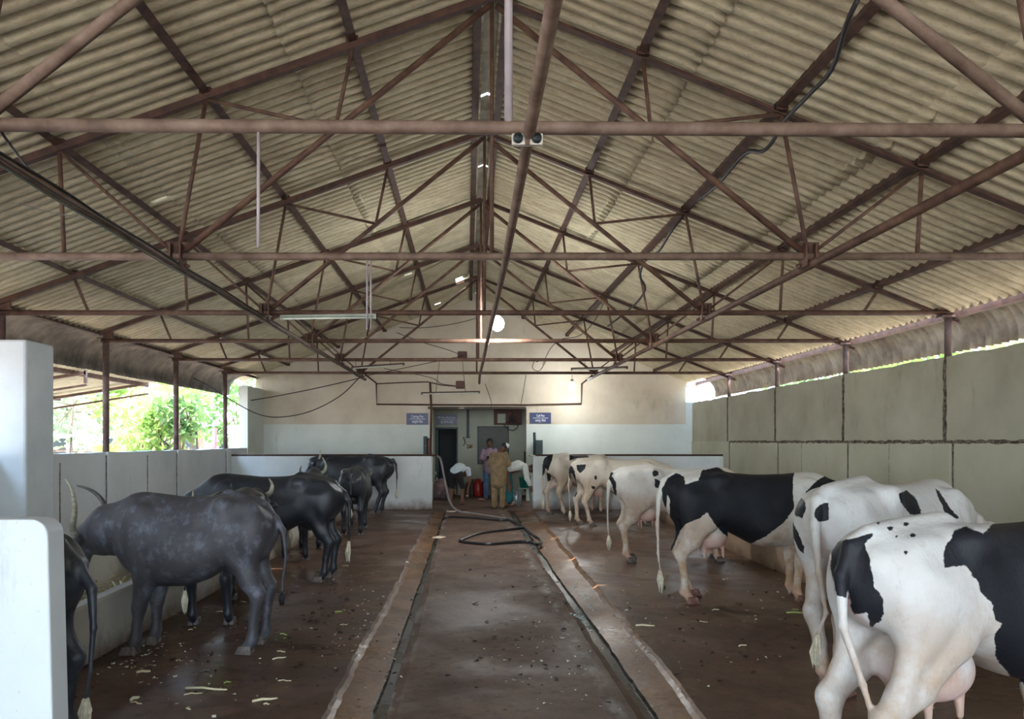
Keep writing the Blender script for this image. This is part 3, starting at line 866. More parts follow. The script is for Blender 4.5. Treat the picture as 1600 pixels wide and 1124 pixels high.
tube_lamp(at(438,494.5,9.0), at(587,492.5,9.0), 'long pale tube lamp fixed under the third truss, left of centre', M['lampbody'], [((at(445,489,9.0)),at(445,494,9.0)), (at(580,488,9.0),at(580,492,9.0))])
M['brownbat'] = plain('rusty_brown_batten', srgb(84,56,46), .7)
tube_lamp(at(658,614,17.9), at(750,612,17.9), 'rusty brown tube lamp hanging on chains before the doorway', M['brownbat'], [(at(687,563,17.3),at(681,612,17.9)), (at(722,557,17.3),at(727,611,17.9))])
tube_lamp(at(549,574,16.2), at(632,568,16.2), 'slanting unlit tube lamp near the left tie joint of the last truss', M['brownbat'], [(at(556,565,16.2),at(556,573,16.2)), (at(610,563,16.3),at(610,569,16.2))])
tube_lamp(at(892,576,16.0), at(981,573.5,16.0), 'unlit tube lamp near the right tie joint of the last truss', M['brownbat'], [(at(914,566,16.2),at(914,575,16.0)), (at(960,563,16.3),at(960,574,16.0))])
# lit bulbs
def bulb(p, r, label, watts, em=60, drop=.12):
    root = empty('light_bulb', p); tag(root, label, 'light bulb')
    b = MB(); b.ball((0,0,0), r, 18, 12, (1,1,1.08)); b.build('glowing_glass', emis('bulb_glow_%d' % int(em), (1,1,1), em), root)
    b = MB(); b.lathe((0,0,r*.9), [(r*.45,0),(r*.45,r*.9),(r*.3,r*1.1)], 12); b.build('lamp_cap', M['king'], root)
    b = MB(); b.tube([(0,0,r*1.9),(0,0,r*1.9+drop)], .006, 6); b.build('lamp_wire', M['cable'], root)
    l = bpy.data.lights.new('bulb_light', 'POINT'); l.energy = watts; l.shadow_soft_size = r; l.color = (.9,.97,1)
    lo = bpy.data.objects.new('bulb_light', l); COL.objects.link(lo); lo.parent = root; lo.location = (0,0,-r*1.5)
bulb(at(777,506,11.3), .105, 'large lit white bulb hanging at the middle of the shed', 60, 40)
bulb(at(894,605,18.9), .10, 'lit white bulb by the back wall above the right sign', 14, 30)
# clutter above the doorway: conduit loop, ballast boxes and wires on the back wall
def conduit(pxs, d, r, label, m=None, name='conduit'):
    b = MB(); b.tube([at(x,y,d) for x, y in pxs], r, 8); return tag(b.build(name, m or M['purlin']), label, 'conduit')
conduit([(570,585),(588,599),(588.5,632),(700,633),(820,633),(908,631),(909,600),(922,590)], YB-.05, .022, 'dark conduit looping across the back wall above the doorway')
conduit([(588,600),(632,598),(668,597),(690,602),(715,604)], YB-.12, .014, 'short dark conduit running to the rusty box above the doorway')
conduit([(672,598),(674,640),(673,700),(674,795)], 19.75, .03, 'dark standing pipe at the left jamb of the doorway')
for (x0,y0,x1,y1), lab in (((715,550,730,562), 'rusty ballast box on the fifth tie left of centre'), ((712,596,726,607), 'rusty ballast box hanging above the doorway')):
    a = at(x0,y1,17.0); c_ = at(x1,y0,17.12); b = MB(); b.box((a.x,a.y,a.z),(c_.x,c_.y+.05,c_.z)); tag(b.build('ballast_box', M['brownbat'], bevel=.02), lab, 'box')
wires = [
 ([at(560,592,17.1),at(530,620,17.0),at(485,643,16.8),at(440,652,16.6),at(405,648,16.4),at(365,628,16.3),at(325,603,16.4),at(300,590,16.5)], 'black cable drooping from the last truss out over the left wall'),
 (sag(at(566,590,17.2), at(392,626,16.6), .03), 'black cable strung from the last truss to the left apron'),
 (sag(at(570,588,17.2), at(725,556,16.9), .0), 'straight dark wire rising to the rusty box on the fifth tie'),
 ([at(620,520,17.5),at(660,535,17.6),at(700,547,17.4),at(722,556,17.2)], 'thin wire coming down to the rusty box from the left'),
 (sag(at(624,512,19.5), at(760,492,19.5), .12), 'thin wire sagging across the top of the gable wall'),
 ([at(758,600,19.6),at(768,630,19.7),at(764,640,19.7)], 'short wire dropping to the lintel from the king post'),
 ([at(822,586,19.4),at(818,610,19.6),at(814,632,19.8)], 'thin wire dropping to the lintel right of the doorway'),
 ([at(836,562,17.2),at(832,575,17.3),at(842,580,17.4),at(850,570,17.3),at(852,562,17.3),at(838,566,17.2)], 'little loop of wire hanging from the fifth tie right of centre'),
 ([at(950,458,14.0),at(930,500,14.5),at(905,525,15),at(878,530,15.5),at(860,545,16),at(848,570,17)], 'cable curling down from the right slope to the fifth tie'),
 ([at(722,604,18.5),at(690,600,18.9),at(672,590,19.2),at(600,576,19.4)], 'thin wire hanging behind the rusty box above the doorway'),
]
for p_, lab in wires: cable(p_, .011 if 'drooping' in lab or 'strung from' in lab else .008, lab)
# ------------------------------------------------------------------ cattle
def coat_material(name, white=(.64,.635,.61), black=(.011,.012,.016), dirty=.5, warm=(.42,.27,.16), rough=.62, sheen=.0):
    n = NT(name)
    at_ = n.attr('patch').outputs['Fac']
    wob = n.math('MULTIPLY', n.math('SUBTRACT', n.noise(26, 5, .7), .5), .035)
    v = n.math('MULTIPLY', n.math('ADD', at_, wob), 260.0)
    v = n.math('ADD', v, .5, True)
    pink = n.attr('pink').outputs['Fac']
    # warm dirt: on the legs, belly and rump where the animal lies down
    z = n.sep()[2]
    low = n.ramp(n.math('DIVIDE', z, 1.4), [(.0, 1.0), (.42, .95), (.62, .6), (.80, .22), (1.0, .08)])
    dn = n.ramp(n.noise(3.2, 6, .65), [(.34, 0.0), (.60, 1.0)])
    df = n.math('MULTIPLY', n.math('MULTIPLY', low, dn), dirty)
    w = n.mix(df, white, warm)
    w = n.mix(n.ramp(n.noise(11, 6, .7, (1,1,.6)), [(.56, 0.0), (.74, .35)]), w, tuple(x*.55 for x in warm))
    w = n.mix(pink, w, (.62,.36,.30))
    b = n.mix(n.ramp(n.noise(4, 6, .65), [(.5, 0.0), (.8, .35)]), black, (.05,.055,.065))
    n.color(n.mix(v, w, b)).rough(rough)
    n.bump(n.math('ADD', n.noise(60, 4, .7, (1,1,.5)), n.math('MULTIPLY', n.noise(8, 3, .5, (1,1,.5)), 3.0)), .5, .006)
    n.b.inputs['Specular IOR Level'].default_value = .3
    return n.m

def hide_material(name, c1, c2, dust, amount=.5, rough=.5):
    n = NT(name)
    f = n.noise(2.6, 6, .6); g = n.noise(7, 6, .7)
    col = n.ramp(f, [(.3, c1), (.7, c2)])
    col = n.mix(n.ramp(g, [(.50, 0.0), (.72, amount)]), col, dust)
    col = n.mix(n.ramp(n.noise(34, 3, .6), [(.70, 0.0), (.76, .35)]), col, (.25,.24,.22))
    n.color(col).rough(rough).bump(n.noise(50, 4, .7, (1,1,.5)), .3, .004); return n.m

COW_TRUNK = [(-.86,1.20,1.06,.04,2.2,0), (-.80,1.27,.93,.13,2.2,.0), (-.68,1.32,.86,.20,2.3,.05), (-.50,1.345,.84,.245,2.5,.08),
             (-.30,1.355,.78,.265,2.5,.12), (-.08,1.325,.67,.275,2.4,.18), (.18,1.31,.56,.315,2.3,.20), (.42,1.315,.555,.30,2.3,.16),
             (.62,1.33,.60,.235,2.2,.12), (.80,1.28,.68,.185,2.1,.10), (.93,1.17,.78,.13,2.0,.05), (1.0,1.08,.88,.05,2.0,0)]
BUF_TRUNK = [(-.86,1.10,.98,.04,2.1,0), (-.80,1.18,.88,.13,2.2,.0), (-.68,1.27,.78,.21,2.3,.06), (-.50,1.33,.78,.26,2.4,.10),
             (-.30,1.355,.72,.285,2.4,.14), (-.08,1.33,.61,.30,2.3,.20), (.18,1.325,.555,.335,2.2,.22), (.42,1.345,.55,.315,2.2,.18),
             (.62,1.36,.59,.25,2.1,.12), (.80,1.28,.66,.195,2.1,.10), (.93,1.16,.76,.14,2.0,.05), (1.0,1.06,.86,.05,2.0,0)]

def bovine(name, kind, loc, heading, s, mat, label, cat, group=None, feet=None, poll=(1.26,0,.98), muzzle=(1.47,0,.56),
           tail=None, horns=None, h=.016, coat=None, black_back=.0, udder=1.0, hoofmat='hoof', tuft='tuft_white', tuft_len=.2, lx=1.0,
           belly=0.0, hips=1.0, ux=-.36, yaw_neck=0.0, trunk=None):
    buf = kind == 'buffalo'
    feet = feet or {}; lr = (1.15 if buf else 1.05)/lx**.9
    P_ = []
    T = [list(r) for r in (trunk or (BUF_TRUNK if buf else COW_TRUNK))]
    for r in T: r[2] -= belly * math.exp(-((r[0]-.1)/.4)**2)
    P_.append(('loft', T, .02))
    # spine, hooks and pins
    P_.append(cone((-.72,0,1.30 if not buf else 1.25), (-.28,0,1.345), .035, .035, .06))
    for y in (-1, 1):
        P_.append(ell((-.31, y*.205, 1.262), (.085,.05,.055), .10))
        P_.append(ell((-.77, y*.105, 1.17 if not buf else 1.10), (.06,.045,.055), .06))
        # thigh
        P_.append(ell((-.58, y*.165, 1.02), (.195,.115,.265), .07, .12))
        P_.append(ell((-.42, y*.195, .88), (.11,.062,.14), .06))
        P_.append(cut((-.13, y*.37, 1.13), (.13,.10,.12), .08))      # hollow flank
        P_.append(cut((-.54, y*.31, 1.24), (.15,.085,.09), .07))     # hollow between hook and pin
        # shoulder
        P_.append(ell((.60, y*.19, .98), (.19,.095,.30), .07, -.12))
        P_.append(ell((.54, y*.19, .76), (.12,.075,.13), .05))
    footpts = []
    for key, y in (('hn', -1), ('hf', 1)):          # hind: near side of -y, far side of +y
        dx, dy = feet.get(key, (0, 0))
        yy = y*.165
        A = (-.46, y*.19, .83); G = (-.58+dx*.25, yy*1.02+dy*.25, .63); H = (-.70+dx*.55, yy+dy*.55, .50); C_ = (-.665+dx*.8, yy+dy*.8, .30)
        Fk = (-.65+dx, yy+dy, .125); Pn = (-.60+dx, yy+dy, .055)
        P_ += chain([A, G, H], [.092, .064*lr, .052*lr], .045, 1.2)
        P_ += chain([(-.60, y*.17, .92), (-.66+dx*.4, yy+dy*.4, .62), (H[0]-.035, H[1], H[2]+.03)], [.085,.040,.028], .05)
        P_ += chain([H, C_, Fk, Pn], [.055*lr, .036*lr, .040*lr, .042*lr], .03)
        P_.append(ell((H[0]-.02, H[1], H[2]), (.05,.042,.07), .03))
        P_.append(ell((Fk[0]-.03, Fk[1], Fk[2]-.005), (.03,.035,.03), .02))
        footpts.append((Pn[0]+.02, Pn[1]))
    for key, y in (('fn', -1), ('ff', 1)):
        dx, dy = feet.get(key, (0, 0)); yy = y*.15
        E = (.55+dx*.1, y*.17, .70); K = (.60+dx*.55, yy+dy*.5, .395); Fk = (.60+dx, yy+dy, .12); Pn = (.63+dx, yy+dy, .055)
        P_ += chain([(.58, y*.18, .88), E, K], [.12, .085*lr, .052*lr], .06, 1.15)
        P_.append(ell((K[0]+.008, K[1], K[2]), (.05,.05,.065), .03))
        P_ += chain([K, ((K[0]+Fk[0])/2, (K[1]+Fk[1])/2, .25), Fk, Pn], [.048*lr, .034*lr, .040*lr, .042*lr], .03)
        footpts.append((Pn[0]+.02, Pn[1]))
    # neck, dewlap, head
    pl = Vector(poll); mz = Vector(muzzle)
    midn = Vector((.86,0,1.07)).lerp(pl, .55) + Vector((0,0,.02))
    P_ += chain([(.76,0,1.10), midn, pl], ([.245,.205,.145] if buf else [.215,.165,.115]), .08, 1.45)
    if not buf: P_.append(cone((.92,0,.84), midn+Vector((0,0,-.13)), .05, .03, .06, 1.6))
    hd = (mz-pl).normalized(); side = Vector((0,1,0)); side = (side - hd*side.dot(hd)).normalized(); fr = side.cross(hd).normalized()
    if fr.z < 0 and abs(hd.z) < .9: fr = -fr
    L = (mz-pl).length
    P_ += chain([pl, pl+hd*L*.4, mz], [.105,.092,.062], .05, .95)
    P_.append(cone(pl+hd*L*.25-fr*.05, pl+hd*L*.75-fr*.045, .07, .045, .05))
    P_.append(ell(mz, (.07,.075,.06), .04))
    for y in (-1, 1):
        P_.append(ell(pl+side*y*.075+fr*.02, (.06,.05,.06), .04))
        e0 = pl+side*y*.10; e1 = pl+side*y*.24+Vector((0,0,-.03))
        P_ += [cone(e0, (e0+e1)/2, .03, .045, .02), cone((e0+e1)/2, e1, .045, .012, .015)]
        P_.append(ell(pl+hd*L*.36+side*y*.085+fr*.03, (.035,.03,.03), .02))
        P_.append(cut(mz+side*y*.03+hd*.045+fr*.03, (.014,.012,.012), .01))
    # tail
    tl = tail or [(-.83,0,1.24),(-.90,0,1.14),(-.92,0,.85),(-.91,0,.55)]
    P_ += chain([(-.74,0,1.29 if not buf else 1.20)]+list(tl), [.045,.038]+[.030,.020,.015,.013,.012,.012][:len(tl)-1], .018)
    if udder > 0 and not buf:
        u = udder
        P_.append(ell((ux,-.07,.70-.03*u), (.175*u,.115*u,.135*u), .04))
        P_.append(ell((ux,.07,.70-.03*u), (.175*u,.115*u,.135*u), .04))
        for tx in (ux+.11,ux-.09):
            for ty in (-1,1):
                P_.append(cone((tx, ty*.085*u, .61-.05*u), (tx+.005, ty*.09*u, .52-.07*u), .025*u, .014*u, .02))
    elif buf:
        P_.append(ell((-.42,0,.72), (.15,.12,.09), .05))
    me, V, Q = skin_mesh(name, P_, h)
    root = link_mesh(name, me, mat)
    root.location = loc; root.rotation_euler = (0,0,heading); root.scale = (s*lx,s,s)
    tag(root, label, cat, group)
    # coat attributes
    if not buf:
        R = np.array([[math.cos(heading), -math.sin(heading), 0], [math.sin(heading), math.cos(heading), 0], [0,0,1]])
        Wd = (V*np.array([s*lx,s,s]))@R.T + np.array(loc)
        d = Wd[:,1]; px = np.stack([CX+Wd[:,0]/np.maximum(d,.3)*F, CY-(Wd[:,2]-CAMZ)/np.maximum(d,.3)*F], 1)
        N = np.zeros(len(V)*3, np.float32); me.vertices.foreach_get('normal', N); N = N.reshape(-1,3)@R.T
        view = Wd-np.array([0,0,CAMZ]); facing = -(N*view).sum(1)/np.linalg.norm(view, axis=1)
        sd = np.full(len(V), -.5)
        for poly in (coat or []):
            sd = np.maximum(sd, poly_sd(px, poly)*np.mean(d)/F)
        # the side turned away carries patches of its own
        ph = len(name)+loc[1]
        far = (np.sin(V[:,0]*3.1+ph*1.7)+np.sin(V[:,2]*4.3+V[:,0]*1.9+ph)+np.sin(V[:,1]*5+ph*2.2)-1.0+black_back)*.12
        sd = np.where(facing > -.12, sd, far)
        a = me.attributes.new('patch', 'FLOAT', 'POINT'); a.data.foreach_set('value', sd.astype(np.float32))
        pk = np.clip(1.5-np.sqrt(((V[:,0]-ux)/.24)**2+(V[:,1]/.24)**2+((V[:,2]-.60)/.17)**2)*1.3, 0, .8)
        pk = np.maximum(pk, np.clip(1-np.abs(V[:,2]-.10)/.05, 0, .7)*.6)
        rear = np.clip(1-np.sqrt((V[:,1]/.06)**2+((V[:,2]-1.0)/.16)**2), 0, 1)*(V[:,0] < -.72)*(V[:,0] > -.85)*(np.abs(V[:,1]) < .09)
        pk = np.maximum(pk, rear*.8)
        a = me.attributes.new('pink', 'FLOAT', 'POINT'); a.data.foreach_set('value', pk.astype(np.float32))
    # hooves: two claws each
    for fx, fy in footpts:
        b = MB()
        for c in (-1, 1):
            y0 = fy+c*.025*lr
            prof = [(-.05*lr,.0),(.08*lr,.0),(.045*lr,.075),(-.045*lr,.08)]
            vs = []
            for w in (-.023*lr,.023*lr):
                for i, (x, z) in enumerate(prof):
                    sh = .8 if z > .05 else (1.0 if x < 0 else .6)
                    vs.append((fx+x, y0+w*sh, z))
            b.add(vs, [(3,2,1,0),(4,5,6,7),(0,1,5,4),(1,2,6,5),(2,3,7,6),(3,0,4,7)])
        b.build('hoof', M[hoofmat], root, bevel=.008)
    # eyes
    for y in (-1, 1):
        MB().ball(pl+hd*L*.36+side*y*.108+fr*.035, .018, 10, 6).build('eye', M['eye'], root)
    # switch
    tp = Vector(tl[-1]); dirn = (Vector(tl[-1])-Vector(tl[-2])).normalized()
    b = MB(); rg = random.Random(hash((round(loc[1],2), kind)) & 255)
    for i in range(34):
        a = rg.uniform(0, 2*PI); r = rg.uniform(.2, 1)*.02; ln = tuft_len*rg.uniform(.7, 1.05)
        o = Vector((math.cos(a)*r, math.sin(a)*r, 0)); q = tp+o*.5
        mid = q+dirn*.3*ln+o*1.2+Vector((0,0,-.25*ln)); en = q+o*.6+Vector((dirn.x*.2*ln, dirn.y*.2*ln, -ln))
        b.tube([q, mid, en], [.009,.009,.002], 5)
    b.build('tail_switch', M[tuft], root)
    # horns
    if horns:
        for pts in horns:
            n_ = len(pts); pp = [Vector(p) for p in pts]; fine = []
            for i in range(n_-1):
                p0 = pp[max(i-1,0)]; p1 = pp[i]; p2 = pp[i+1]; p3 = pp[min(i+2,n_-1)]
                for t in (0,.25,.5,.75):
                    fine.append(.5*((2*p1)+(-p0+p2)*t+(2*p0-5*p1+4*p2-p3)*t*t+(-p0+3*p1-3*p2+p3)*t**3))
            fine.append(pp[-1]); m_ = len(fine)
            b = MB(); b.tube(fine, [.036*(1-(i/(m_-1))**1.6*.85) for i in range(m_)], 12)
            b.build('horn', M['horn' if pts is horns[0] else 'horn_dark'], root)
    return root

def z1(pts, sx=2.7825, ox=1200, oy=720): return [(ox+x/sx, oy+y/sx) for x, y in pts]
def z3(pts): return z1(pts, 2.5317, 1000, 680)
def z8(pts): return z1(pts, 5.11, 800, 680)
def blob(cx, cy, rx, ry, n=10, w=.12):
    return [(cx+rx*math.cos(2*PI*i/n)*(1+w*math.sin(i*2.3)), cy+ry*math.sin(2*PI*i/n)*(1+w*math.cos(i*1.7))) for i in range(n)]

M['coat1'] = coat_material('black_and_white_coat', dirty=.95, rough=.55)
M['coat_tan'] = coat_material('stained_cream_coat', (.66,.60,.50), dirty=.9, warm=(.36,.23,.14))
M['coat_mid'] = coat_material('dull_white_coat', (.70,.68,.62), dirty=1.0)
M['hide_grey'] = hide_material('dusty_grey_hide', (.042,.040,.046), (.075,.070,.078), (.17,.19,.24), .8, .55)
M['hide_black'] = hide_material('black_hide', (.012,.014,.019), (.024,.028,.036), (.05,.06,.075), .5, .45)
M['hide_blue'] = hide_material('dark_blue_grey_hide', (.026,.031,.043), (.048,.056,.072), (.09,.11,.14), .6, .45)

D = math.radians
# --- Holsteins along the right side
bovine('dairy_cow', 'cow', (2.28,3.36,0), D(20), .93, M['coat1'],
  'nearest white dairy cow with a black rump patch, black barrel and large pink udder', 'cow', h=.0105, udder=1.08, ux=-.39,
  feet={'hn': (-.20,.0), 'hf': (-.12,.03)},
  tail=[(-.83,0,1.25),(-.89,.0,1.12),(-.90,-.02,.90),(-.87,-.10,.66),(-.83,-.15,.44)], tuft_len=.22, hoofmat='hoof_pale',
  coat=[z1([(300,355),(460,315),(422,365),(440,420),(462,550),(497,595),(503,635),(493,695),(448,726),(432,662),(372,670),(345,560),(345,600),(300,590),(272,470),(275,400)]),
        z1([(860,285),(935,318),(1000,255),(1113,235),(1500,200),(1700,1200),(1113,975),(1060,945),(990,860),(985,760),(1015,710),(985,690),(980,630),(930,580),(905,520),(860,455),(770,465),(760,430),(775,370),(810,305)])]
       + [blob(1200+x/2.78, 720+y/2.78, r, r*.8) for x, y, r in ((530,297,4),(600,275,4),(560,328,3),(630,325,4),(480,275,3),(600,398,3))])
bovine('dairy_cow', 'cow', (2.76,5.05,0), D(33), .99, M['coat1'],
  'white dairy cow with few round black spots, second from the front on the right', 'cow', h=.0125, udder=1.0,
  lx=.93, feet={'hn': (-.08,.09), 'hf': (.0,-.10)}, hoofmat='hoof_pale',
  tail=[(-.84,0,1.24),(-.92,-.03,1.10),(-.94,-.07,.80),(-.91,-.10,.56),(-.93,-.06,.42)], tuft_len=.2,
  coat=[z1([(110,170),(135,155),(160,175),(165,205),(150,250),(120,240),(108,210)]),
        z1([(205,210),(225,188),(262,182),(266,225),(262,262),(220,268),(200,240)]),
        z1([(85,230),(110,270),(130,310),(158,380),(155,402),(135,390),(105,320),(80,270)]),
        z1([(570,145),(600,128),(640,160),(665,215),(665,240),(620,235),(585,195),(570,165)]),
        z1([(725,120),(745,135),(780,190),(830,250),(775,262),(762,210),(740,160)])])
bovine('dairy_cow', 'cow', (2.66,7.48,0), D(4), .965, M['coat_mid'],
  'mostly black dairy cow with a white saddle notch and white belly and legs', 'cow', h=.0155, udder=.95,
  feet={'hn': (-.03,.0), 'hf': (.13,.05), 'fn': (-.1,0), 'ff': (-.02,0)}, hoofmat='hoof_pale',
  tail=[(-.84,0,1.24),(-.90,.0,1.10),(-.92,-.02,.80),(-.92,-.04,.50),(-.90,-.05,.32)], tuft_len=.22,
  coat=[z3([(85,215),(110,170),(145,150),(175,165),(180,195),(230,180),(245,140),(380,110),(540,100),(618,128),(605,170),(605,240),(610,290),(570,345),(500,400),(440,430),(380,425),(335,395),(300,360),(265,305),(235,330),(185,350),(165,370),(150,400),(135,440),(118,470),(118,250),(108,235),(104,285),(92,285)]),
        z3([(655,225),(700,180),(735,160),(790,120),(820,220),(700,240),(660,240)]), z3([(620,115),(700,110),(665,143),(628,140)])])
bovine('dairy_cow', 'cow', (2.57,9.95,0), D(2), .935, M['coat_mid'],
  'cream-white dairy cow with two small black spots high on its flank', 'cow', h=.018, udder=.8,
  feet={'hn': (-.04,0), 'hf': (.05,.05)},
  tail=[(-.84,0,1.24),(-.90,.0,1.10),(-.92,0,.80),(-.92,-.03,.52),(-.91,-.04,.36)], tuft_len=.2,
  coat=[blob(800+1145/5.11, 680+308/5.11, 5.3, 5), z8([(1140,350),(1165,355),(1185,370),(1210,365),(1205,400),(1180,428),(1140,420)]),
        z8([(770,290),(810,298),(800,330),(830,380),(835,480),(820,485),(800,400),(772,350)])])
bovine('dairy_cow', 'cow', (2.56,14.15,0), D(7), .95, M['coat_tan'],
  'tan-stained dairy cow with a heart-shaped black patch on its hip', 'cow', h=.022, udder=.7,
  feet={'hn': (.10,0), 'hf': (-.06,.03)},
  tail=[(-.84,0,1.24),(-.90,.0,1.10),(-.93,0,.80),(-.92,-.03,.50),(-.91,-.04,.30)], tuft_len=.2,
  coat=[z8([(515,240),(590,232),(585,270),(545,305),(518,280)]), z8(blob(668,340,12,18)),
        z8([(448,235),(480,250),(500,290),(515,380),(520,470),(500,500),(480,400),(455,330)]), z8([(630,405),(665,410),(660,435),(640,430)])])
bovine('dairy_cow', 'cow', (2.13,16.42,0), D(31), .98, M['coat_tan'],
  'farthest dairy cow, tan with a black tail head, standing beside the end partition', 'cow', h=.022, udder=1.05,
  feet={'hn': (.16,0), 'hf': (-.02,0)},
  tail=[(-.84,0,1.24),(-.90,.0,1.10),(-.93,0,.80),(-.93,-.0,.50),(-.92,-.0,.36)], tuft_len=.22,
  coat=[z8([(240,150),(265,140),(300,125),(330,135),(320,200),(300,250),(290,290),(265,260),(255,325),(235,325)]),
        z8([(275,300),(310,310),(310,360),(285,375)]), z8([(458,140),(520,130),(640,118),(590,150),(620,180),(520,183),(458,205)])])

# --- buffaloes along the left side (heading towards the left-hand trough)
def sickle(s=1.0, droop=0.0, dz=0.0):
    return [[(1.22, y*.10, 1.0+dz), (1.16, y*.24, 1.02-droop+dz), (1.04, y*.34, 1.12-droop+dz), (.98, y*.33, 1.30+dz), (1.0, y*.25, 1.42+dz)] for y in (1, -1)]
bovine('water_buffalo', 'buffalo', (-2.80,3.87,0), D(177), .86, M['hide_blue'],
  'dark buffalo rump and hanging tail behind the nearest white partition', 'buffalo', h=.012,
  feet={'hn': (.0,0), 'hf': (-.02,0), 'fn': (-.1,0), 'ff': (-.1,0)}, horns=sickle(),
  tail=[(-.84,.0,1.10),(-.93,.02,.98),(-.96,.05,.75),(-.95,.07,.50),(-.93,.08,.34)], tuft_len=.2)
cs = .885
def to_local(p, loc, hd, s):
    q = Vector(p)-Vector(loc); c, sn = math.cos(hd), math.sin(hd)
    return ((q.x*c+q.y*sn)/s/.76, (-q.x*sn+q.y*c)/s, q.z/s)
B2 = ((-2.14,5.72,0), D(180), cs)
bovine('water_buffalo', 'buffalo', *B2, M['hide_grey'],
  'grey-dusted buffalo with tall curved horns, second from the front on the left', 'buffalo', h=.0115,
  lx=.76, feet={'hn': (.0,0), 'hf': (.02,0), 'fn': (.03,0), 'ff': (.07,.03)}, poll=(1.33,.0,.96), muzzle=(1.53,.05,.52), tuft='tuft_black',
  horns=[[to_local(at(*p), *B2) for p in ((126,846,5.66),(114,828,5.58),(117,795,5.50),(112,765,5.50),(102,749,5.55))],
         [to_local(at(*p), *B2) for p in ((152,838,5.79),(166,815,5.86),(163,788,5.95),(145,768,5.95),(120,759,5.9))]],
  tail=[(-.84,.0,1.12),(-.93,.02,1.02),(-.96,.03,.80),(-.93,.04,.62),(-.92,.04,.50)], tuft_len=.12)
bovine('water_buffalo', 'buffalo', (-2.36,6.95,0), D(92), .83, M['hide_black'],
  'black buffalo turned away, mostly hidden behind the grey-dusted one', 'buffalo', h=.016,
  feet={'hn': (-.0,-.02), 'hf': (.0,.02)}, poll=(1.14,-.05,1.12), muzzle=(1.40,-.05,.80),
  horns=[[(1.14,-.14,1.24),(1.10,-.20,1.28),(1.08,-.22,1.38),(1.06,-.18,1.46)], [(1.14,.08,1.24),(1.10,.2,1.22),(1.06,.28,1.3),(1.02,.28,1.4)]],
  tail=[(-.84,.0,1.10),(-.92,.05,.98),(-.93,.12,.72),(-.92,.16,.50),(-.90,.17,.42)], tuft_len=.24)
bovine('water_buffalo', 'buffalo', (-2.33,8.55,0), D(180), .90, M['hide_black'],
  'big black buffalo with a white tail tip, in the middle of the left row', 'buffalo', h=.016,
  feet={'hn': (-.02,0), 'hf': (.03,0), 'fn': (-.12,0), 'ff': (-.16,0)}, poll=(1.24,0,.76), muzzle=(1.42,0,.42), horns=sickle(dz=-.24),
  tail=[(-.84,.0,1.12),(-.91,.02,1.0),(-.92,.03,.78),(-.92,.04,.58),(-.91,.04,.50)], tuft_len=.26)
bovine('water_buffalo', 'buffalo', (-2.50,10.45,0), D(92), .84, M['hide_black'],
  'black buffalo hidden behind the middle one, its upright horn showing above the back', 'buffalo', h=.02,
  poll=(1.10,0,1.28), muzzle=(1.36,0,1.02),
  horns=[[(1.08,-.10,1.32),(1.05,-.17,1.36),(1.03,-.20,1.47),(1.02,-.14,1.62)], [(1.08,.10,1.32),(1.04,.2,1.30),(1.02,.26,1.36),(1.0,.24,1.46)]])
bovine('water_buffalo', 'buffalo', (-2.22,13.15,0), D(94), .84, M['hide_black'],
  'black buffalo seen from behind, before the side-on one at the far end', 'buffalo', h=.02,
  poll=(1.16,0,1.10), muzzle=(1.42,0,.80),
  horns=[[(1.14,-.10,1.14),(1.10,-.2,1.14),(1.06,-.26,1.2),(1.04,-.24,1.3)], [(1.14,.10,1.14),(1.10,.2,1.14),(1.06,.26,1.2),(1.04,.24,1.3)]])
bovine('water_buffalo', 'buffalo', (-2.72,16.35,0), D(180), .96, M['hide_black'],
  'farthest black buffalo, side-on before the white end partition', 'buffalo', h=.022,
  feet={'hn': (.10,0), 'hf': (.20,0), 'fn': (-.1,0), 'ff': (-.1,0)}, poll=(.98,.05,1.12), muzzle=(1.2,.2,.8),
  horns=[[(.92,.0,1.20),(.86,.10,1.24),(.82,.14,1.34),(.83,.10,1.46)], [(.92,-.05,1.20),(.9,-.2,1.2),(.84,-.26,1.26),(.82,-.24,1.34)]])
# ------------------------------------------------------------------ signs
M['signblue'] = plain('navy_sign_enamel', srgb(18,34,84), .35, vary=.05); M['signwhite'] = plain('white_sign_lettering', srgb(226,228,232), .5, vary=.03)
def text_mesh(txt, size, m, parent, loc, name='lettering', kind=None, squeeze=None):
    cu = bpy.data.curves.new(name, 'FONT'); cu.body = txt; cu.size = size; cu.align_x = 'CENTER'; cu.align_y = 'CENTER'; cu.extrude = .002
    tmp = bpy.data.objects.new(name, cu); COL.objects.link(tmp)
    bpy.context.view_layer.update()
    me = bpy.data.meshes.new_from_object(tmp.evaluated_get(bpy.context.evaluated_depsgraph_get()))
    COL.objects.unlink(tmp); bpy.data.objects.remove(tmp)
    me.materials.clear()
    o = link_mesh(name, me, m, parent); o.location = loc; o.rotation_euler = (PI/2,0,0)
    if squeeze and o.dimensions.x > 0:
        bpy.context.view_layer.update()
        w_ = max(v.co.x for v in me.vertices)-min(v.co.x for v in me.vertices)
        o.scale = (squeeze/w_,1,1)
    return o
